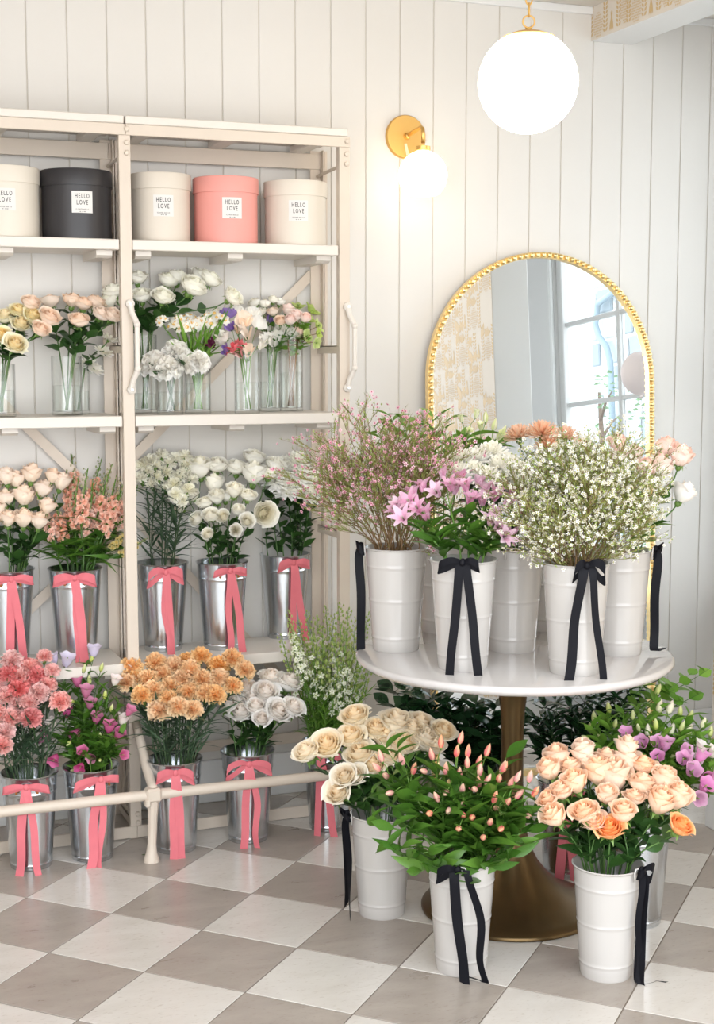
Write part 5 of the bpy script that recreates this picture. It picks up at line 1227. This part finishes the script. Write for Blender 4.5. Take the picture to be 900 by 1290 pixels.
bunch(F['F3'], 'carn_orange', oc, 13.5, 'carnation', 'ruffled orange carnation beside the bar leg', 'carnation', 'orange carnations', face=.6, up=.25, dep=.08, stem='stem_dark', leaves=('grass', 'leaf_grey', 9, .11), sink=.2, lt=(.0, .8))
bunch(F['F4'], 'rose_white', [(287, 887, 16), (304, 896, 18), (323, 890, 15), (335, 872, 18), (351, 896, 18), (369, 891, 16), (311, 868, 16), (341, 855, 17), (364, 860, 18), (330, 905, 13), (318, 880, 14)], 16, 'rose', 'open white rose in the floor bucket', 'rose', 'white roses in the floor bucket', face=.75, up=.1, dep=.07, leaves=('rose', 'leaf', 6, .06), lt=(0, .85), sink=.5)
ltips = [(363, 770), (376, 782), (387, 770), (398, 776), (411, 764), (430, 760), (441, 767), (466, 772), (420, 774), (450, 778), (352, 800), (405, 790), (436, 790), (458, 800), (392, 796), (424, 800), (380, 800), (370, 812), (445, 815), (410, 815), (462, 820), (395, 830), (430, 835), (452, 845), (470, 835), (418, 850), (400, 855), (440, 865)]
topped(F['F5'], [at_depth(x, y, F['F5']['d'] + RN.uniform(-.08, .08)) for x, y in ltips], LARK[:3], .24, 'larkspur', 'pale green larkspur spike in bud beside the white roses', 'larkspur', 'green larkspur spikes', ('stalk', 'florets'), stem='stem_pale', leaves=('grass', 'leaf_bright', 18, .075), lt=(.0, 1.0))
topped(F['F5'], [at_depth(x, y, F['F5']['d'] - .10) for x, y in ((364, 782), (372, 800), (366, 792), (441, 826))], LARK[3:], .24, 'larkspur', 'white flowering larkspur spike at the front of the green bunch', 'larkspur', 'white larkspur spikes', ('stalk', 'florets'), stem='stem_pale', leaves=('grass', 'leaf_bright', 6, .05), scale=.85)
# ---- white buckets on the table
tps = dome(F['T1'], 25, .215, .36, .3, .8, .50)
tps += [at_depth(x, y, F['T1']['d'] + e) for x, y, e in ((384, 580, -.02), (398, 596, -.06), (404, 556, .0), (420, 545, .04), (440, 530, -.02), (470, 522, .02), (510, 528, .02), (545, 535, -.02), (560, 560, -.04), (415, 575, -.1), (450, 560, -.12), (490, 560, -.13), (530, 570, -.1), (395, 566, .04))]
topped(F['T1'], tps, WAXP, .30, 'waxflower', 'feathery pink waxflower branch over the table edge', 'waxflower', 'pink waxflower branches', ('twigs', 'needles', 'blossoms'), stem='twig', sr=.0021, scale=.95, bend=.2)
greens(F['T3'], [at_depth(x, y, F['T3']['d'] + e) for x, y, e in ((505, 525, .02), (490, 520, 0), (545, 520, -.02), (562, 528, .0), (480, 530, .03), (525, 530, .02), (470, 535, .0))], 'alstroemeria_leaf', 'fresh green leafy stem showing above the pink waxflower', 'green stems at the back of the table', 'lance', 'leaf_bright', 8, .075, t0=.55, stem='stem_pale')
spray(F['T3'], [(582, 530, 9, 'alstro_cream'), (600, 524, 10, 'alstro_cream'), (612, 530, 10, 'alstro_cream'), (622, 540, 11, 'alstro_cream'), (628, 552, 11, 'alstro_cream'), (606, 540, 10, 'alstro_cream'), (590, 545, 9, 'alstro_cream'), (633, 545, 9, 'alstro_cream'), (616, 556, 10, 'alstro_cream')], 3, 9, 'white_alstroemeria', 'greenish white alstroemeria at the table back', 'alstroemeria', 'white alstroemeria', face=.4, stem='stem_pale', leaves=('lance', 'leaf_bright', 16, .10), drop=.05, dep=.03, lt=(.45, 1.0))
bunch(F['T4'], 'mum_white', [(580, 578, 18, -.06), (599, 575, 20, -.06), (619, 568, 19, -.05), (628, 586, 19, -.06), (597, 592, 18, -.08), (577, 592, 16, -.08), (612, 598, 17, -.08), (645, 600, 16), (655, 612, 15), (640, 580, 17), (660, 590, 15)], 18, 'chrysanthemum', 'large white chrysanthemum behind the lilac alstroemeria', 'chrysanthemum', 'white chrysanthemums on the table', face=.45, dep=.04, leaves=('rose', 'leaf', 7, .055), lt=(.0, .85))
bunch(F['T5'], 'mum_peach', [(652, 545, 19, -.04), (683, 541, 21, -.06), (713, 546, 17), (690, 558, 16), (734, 560, 14)], 17, 'peach_chrysanthemum', 'peach chrysanthemum raised in front of the mirror', 'chrysanthemum', 'peach chrysanthemums', face=.12, up=.8, dep=.03, leaves=('rose', 'leaf', 5, .05))
ac = [(502, 636), (520, 620), (516, 632), (532, 611), (508, 653), (536, 648), (550, 620), (557, 594), (568, 611), (581, 600), (574, 614), (604, 606), (593, 629), (608, 629), (625, 623), (619, 655), (628, 664), (637, 676), (630, 615), (647, 622), (657, 640), (624, 645), (640, 675), (587, 612), (612, 615), (498, 643), (526, 640), (640, 632)]
spray(F['T2'], [(x, y, 15, 'alstro') for x, y in ac], 4, 13, 'alstroemeria', 'lilac pink alstroemeria stem in the front table bucket', 'alstroemeria', 'lilac alstroemeria', face=.55, up=.15, stem='stem_pale', sr=.003, leaves=('lance', 'leaf_mid', 12, .085), drop=.075, dep=.07, sink=.5, lt=(.02, 1.0))
tps = dome(F['T6'], 26, .19, .30, 1.0, .8, .45)
tps += [at_depth(x, y, F['T6']['d'] + e) for x, y, e in ((650, 600, -.04), (668, 580, -.08), (700, 570, -.1), (730, 565, -.1), (760, 572, -.1), (790, 590, -.08), (812, 605, -.06), (790, 635, -.12), (672, 640, -.1), (668, 668, -.1), (740, 600, -.14), (705, 610, -.14), (775, 620, -.13), (640, 590, 0), (815, 570, .02), (822, 592, -.04), (824, 618, -.05), (810, 640, -.08), (745, 548, .02), (800, 560, .04), (770, 655, -.14))]
topped(F['T6'], tps, WAXW, .27, 'waxflower', 'bushy white waxflower branch at the front of the table', 'waxflower', 'white waxflower branches', ('twigs', 'needles', 'blossoms'), stem='twig', sr=.0021, scale=.95, bend=.2)
bunch(F['T7'], 'rose_blush', [(840, 562, 14), (859, 572, 15), (832, 585, 17), (815, 588, 14), (778, 556, 12), (779, 573, 12), (800, 570, 12)], 15, 'rose', 'pale blush rose beside the mirror frame', 'rose', 'blush roses', face=.3, up=.6, dep=.04, leaves=('rose', 'leaf_mid', 5, .065), lt=(0, .8), sink=.85)
bunch(F['T7'], 'rose_white', [(863, 619, 15)], 15, 'rose', 'single white rose leaning out furthest beside the mirror frame', 'rose', None, face=.2, up=.5, dep=.02, leaves=('round', 'leaf_bright', 4, .07), lt=(0.1, .5), sink=.85)
# ---- floor, around the pedestal
bunch(F['C'], 'rose_cream_open', [(h[0], h[1], h[2] * 1.2) for h in [(385, 944, 16), (411, 935, 19), (447, 899, 17), (441, 924, 17), (453, 946, 18), (500, 905, 20), (530, 908, 17), (560, 918, 15), (537, 928, 18), (509, 933, 17), (433, 975, 15), (424, 996, 16), (475, 915, 16), (470, 960, 16), (548, 936, 14), (446, 975, 14), (520, 915, 15), (487, 925, 16), (490, 950, 15)]], 17, 'rose', 'large cream rose in the floor bucket by the rack', 'rose', 'large cream roses', face=.85, up=.15, dep=.09, stem='stem_dark', leaves=('rose', 'leaf', 7, .066), lt=(0, .85), sink=.7)
ab = [(480, 952), (474, 966), (486, 977), (491, 999), (506, 956), (522, 968), (534, 971), (556, 934), (581, 929), (576, 946), (590, 946), (589, 960), (604, 959), (615, 945), (634, 966), (562, 968), (579, 974), (583, 993), (598, 994), (603, 985), (562, 999), (550, 1004), (541, 1025), (565, 1022), (583, 1013), (583, 1026), (615, 982), (629, 980), (625, 1018), (618, 1035), (631, 1044), (609, 1055), (578, 1044), (653, 978), (668, 978), (636, 966), (675, 997), (666, 1028), (624, 1004), (645, 985), (544, 950), (605, 970), (595, 1030), (640, 1010), (655, 1000)]
spray(F['A'], [(x, y, 11.5, 'alstro_bud') for x, y in ab], 3, 10, 'alstroemeria', 'alstroemeria stem with coral pink buds', 'alstroemeria', 'budding alstroemeria', face=.5, up=.2, stem='stem_pale', sr=.003, leaves=('lance', 'leaf_mid', 22, .098), drop=.045, dep=.12, sink=.6, lt=(.08, 1.0), ldir=.35, near=.03)
pr_ = [(702, 952, 15), (692, 968, 14), (718, 961, 15), (741, 961, 15), (706, 991, 16), (698, 1027, 15), (735, 1017, 18), (768, 1039, 18), (786, 1022, 15), (774, 977, 21), (754, 971, 17), (789, 958, 16), (810, 981, 18), (812, 959, 16), (833, 1009, 17), (855, 1003, 17), (861, 1037, 16), (837, 982, 16), (748, 1031, 15), (689, 1003, 14), (725, 984, 15), (765, 1000, 13), (800, 1000, 14), (735, 945, 14), (765, 948, 15), (790, 940, 13)]
bunch(F['B'], 'rose_peach', [(h[0], h[1], h[2] * 1.12) for h in pr_], 16, 'rose', 'soft peach rose in the front floor bucket', 'rose', 'peach roses', face=.38, up=.35, dep=.10, leaves=('rose', 'leaf', 6, .062), lt=(0, .8), sink=.75, keys=[None] * 7 + ['rose_orange'] + [None] * 8 + ['rose_orange'], klabels={'rose_orange': 'deeper apricot rose among the peach roses'})
dp = [(811, 940, 10, 'bell_lilac'), (828, 942, 10, 'bell_lilac'), (838, 944, 10, 'bell_lilac'), (796, 942, 10, 'bell_lilac'), (789, 930, 9, 'bell_lilac'), (828, 958, 9, 'bell_lilac'), (860, 961, 10, 'bell_lilac'), (869, 975, 11, 'bell_lilac'), (886, 980, 12, 'bell_lilac'), (885, 994, 11, 'bell_lilac'), (878, 1006, 10, 'bell_lilac'), (880, 958, 10, 'bell_lilac'), (898, 985, 10, 'bell_lilac'), (860, 948, 9, 'bell_lilac'), (816, 925, 9, 'bell_bud_cream'), (830, 896, 10, 'bell_bud_cream'), (843, 897, 10, 'bell_bud_cream'), (865, 926, 10, 'bell_bud_cream'), (879, 948, 10, 'bell_white'), (872, 962, 9, 'bell_white'), (781, 940, 9, 'bell_bud_cream'), (845, 923, 9, 'bell_bud_cream'), (896, 953, 9, 'bell_white'), (768, 896, 8, 'bell_bud'), (749, 908, 8, 'bell_bud'), (741, 932, 8, 'bell_bud'), (828, 873, 8, 'bell_bud'), (857, 901, 8, 'bell_bud'), (869, 908, 9, 'bell_bud'), (858, 919, 8, 'bell_bud'), (827, 917, 8, 'bell_bud'), (847, 953, 8, 'bell_bud'), (895, 926, 8, 'bell_bud'), (760, 931, 7, 'bell_bud'), (745, 920, 7, 'bell_bud'), (798, 905, 7, 'bell_bud'), (885, 915, 8, 'bell_bud_cream'), (805, 920, 7, 'bell_bud'), (905, 940, 8, 'bell_bud'), (912, 970, 9, 'bell_lilac'), (775, 915, 7, 'bell_bud')]
spray(F['D'], [(h[0], h[1], h[2] * 1.22, h[3]) for h in dp], 3, 9, 'bellflower', 'orchid pink bellflower stem behind the peach roses', 'bellflower', 'pink bellflowers by the table', face=.4, up=.1, sr=.0026, stem='stem_pale', leaves=('lance', 'leaf_mid', 16, .062), drop=.07, dep=.10, lt=(.2, 1.0))
# dark ruscus behind the pedestal, eucalyptus at the wall
rt_ = [at_depth(x, y, F['E2']['d'] + e) for x, y, e in ((486, 862, .05), (500, 858, 0), (520, 866, -.05), (540, 872, .02), (560, 880, -.05), (580, 885, .03), (600, 884, -.02), (625, 888, 0), (645, 890, .04), (505, 885, -.05), (530, 895, -.04), (560, 905, -.08), (590, 905, -.06), (620, 910, -.06), (480, 880, .02), (575, 925, -.1), (610, 930, -.1), (640, 925, -.05), (545, 920, -.1), (495, 900, -.02), (515, 912, -.06), (660, 905, .0), (650, 940, -.06), (592, 950, -.1), (535, 880, .05), (565, 893, .05), (605, 895, .06))]
greens(F['E2'], rt_, 'ruscus', 'glossy dark green ruscus branch under the table', 'dark ruscus under the table', 'oval', 'leaf_dark', 20, .072, t0=.05)
rt_ = [at_depth(x, y, F['E']['d'] + e) for x, y, e in ((685, 885, 0), (700, 880, .04), (720, 878, -.03), (740, 872, .05), (760, 870, 0), (780, 865, .04), (800, 862, -.02), (820, 856, .05), (695, 905, -.05), (730, 900, -.06), (765, 895, -.05), (675, 905, .02), (790, 885, -.04))]
greens(F['E'], rt_, 'olive_branch', 'narrow leaved dark green branch between the pedestal and the bellflowers', 'dark branches beside the pedestal', 'lance', 'leaf_dark', 22, .075, t0=.15)
ev = dict(F['E']); 
eu = [at_depth(x, y, F['E']['d'] + e) for x, y, e in ((825, 848, -.05), (850, 868, -.06), (872, 848, -.05), (895, 842, .0), (860, 880, -.1), (885, 872, -.06), (835, 862, 0))]
greens(F['E'], eu, 'eucalyptus', 'eucalyptus branch with rounded green leaves reaching over the bellflowers', 'eucalyptus branches', 'round', 'leaf_bright', 6, .052, t0=.68, stem='stem')
# fallen leaf on the floor by the bar leg
fl = obj('fallen_leaf', leafmesh('small', 'leaf_mid')[0]); tag(fl, 'small fallen green leaf on the floor beside the bar leg', 'leaf')
p = at_z(178, 1077, .004); fl.matrix_world = leafmat(p, RT, Vector((0, 0, 1)), .02)

# leafy side shoots that fill the bellflower and larkspur bunches
def shoots(V, pts, name, label, group, kind, mat, n, size, t0, dep=.08):
    ys = [p[1] for p in pts]; y0, y1 = min(ys), max(ys) + 1e-3
    greens(V, [at_depth(x, y, clear_wall(x, y, V['d'] + lerp(dep, -dep, (y - y0) / (y1 - y0)))) for x, y in pts], name, label, group, kind, mat, n, size, t0=t0, stem='stem_pale', updir=.5)
shoots(F['F2'], [(80, 862), (95, 850), (110, 838), (125, 850), (138, 868), (150, 885), (88, 885), (105, 900), (122, 890), (140, 910), (75, 900), (95, 925), (118, 928), (135, 940), (80, 930), (150, 925), (110, 950), (90, 955)], 'bellflower_shoot', 'leafy green bellflower shoot in bud among the pink bells', 'bellflower shoots by the rack', 'lance', 'leaf_mid', 15, .05, .35)
shoots(F['D'], [(745, 915), (765, 905), (785, 900), (805, 890), (830, 885), (850, 905), (870, 900), (890, 910), (770, 930), (800, 925), (825, 930), (850, 935), (875, 935), (897, 935), (885, 960), (905, 955), (840, 960), (895, 1000), (760, 945), (815, 905), (870, 985), (755, 920), (790, 915), (838, 912), (862, 918), (880, 950), (900, 970), (820, 948), (780, 950)], 'bellflower_shoot', 'leafy green bellflower shoot behind the peach roses', 'bellflower shoots by the table', 'lance', 'leaf_bright', 18, .06, .45)
shoots(F['F5'], [(385, 850), (400, 835), (415, 840), (430, 850), (445, 860), (460, 855), (395, 870), (425, 880), (450, 885), (465, 870), (380, 880), (410, 895), (440, 900)], 'larkspur_foliage', 'fine feathery green larkspur foliage', 'larkspur foliage', 'grass', 'leaf_bright', 26, .06, .05)

shoots(F['A'], [(466, 1000), (462, 1035), (480, 1070), (505, 1080), (530, 1098), (552, 1090), (570, 1100), (596, 1108), (618, 1092), (642, 1078), (668, 1062), (688, 1040), (690, 1010), (505, 1035), (600, 1075), (650, 1040), (500, 940), (640, 950), (480, 935)], 'alstroemeria_shoot', 'drooping leafy green alstroemeria shoot over the white bucket rim', 'leafy alstroemeria shoots', 'lance', 'leaf_mid', 7, .085, .45, dep=.11)
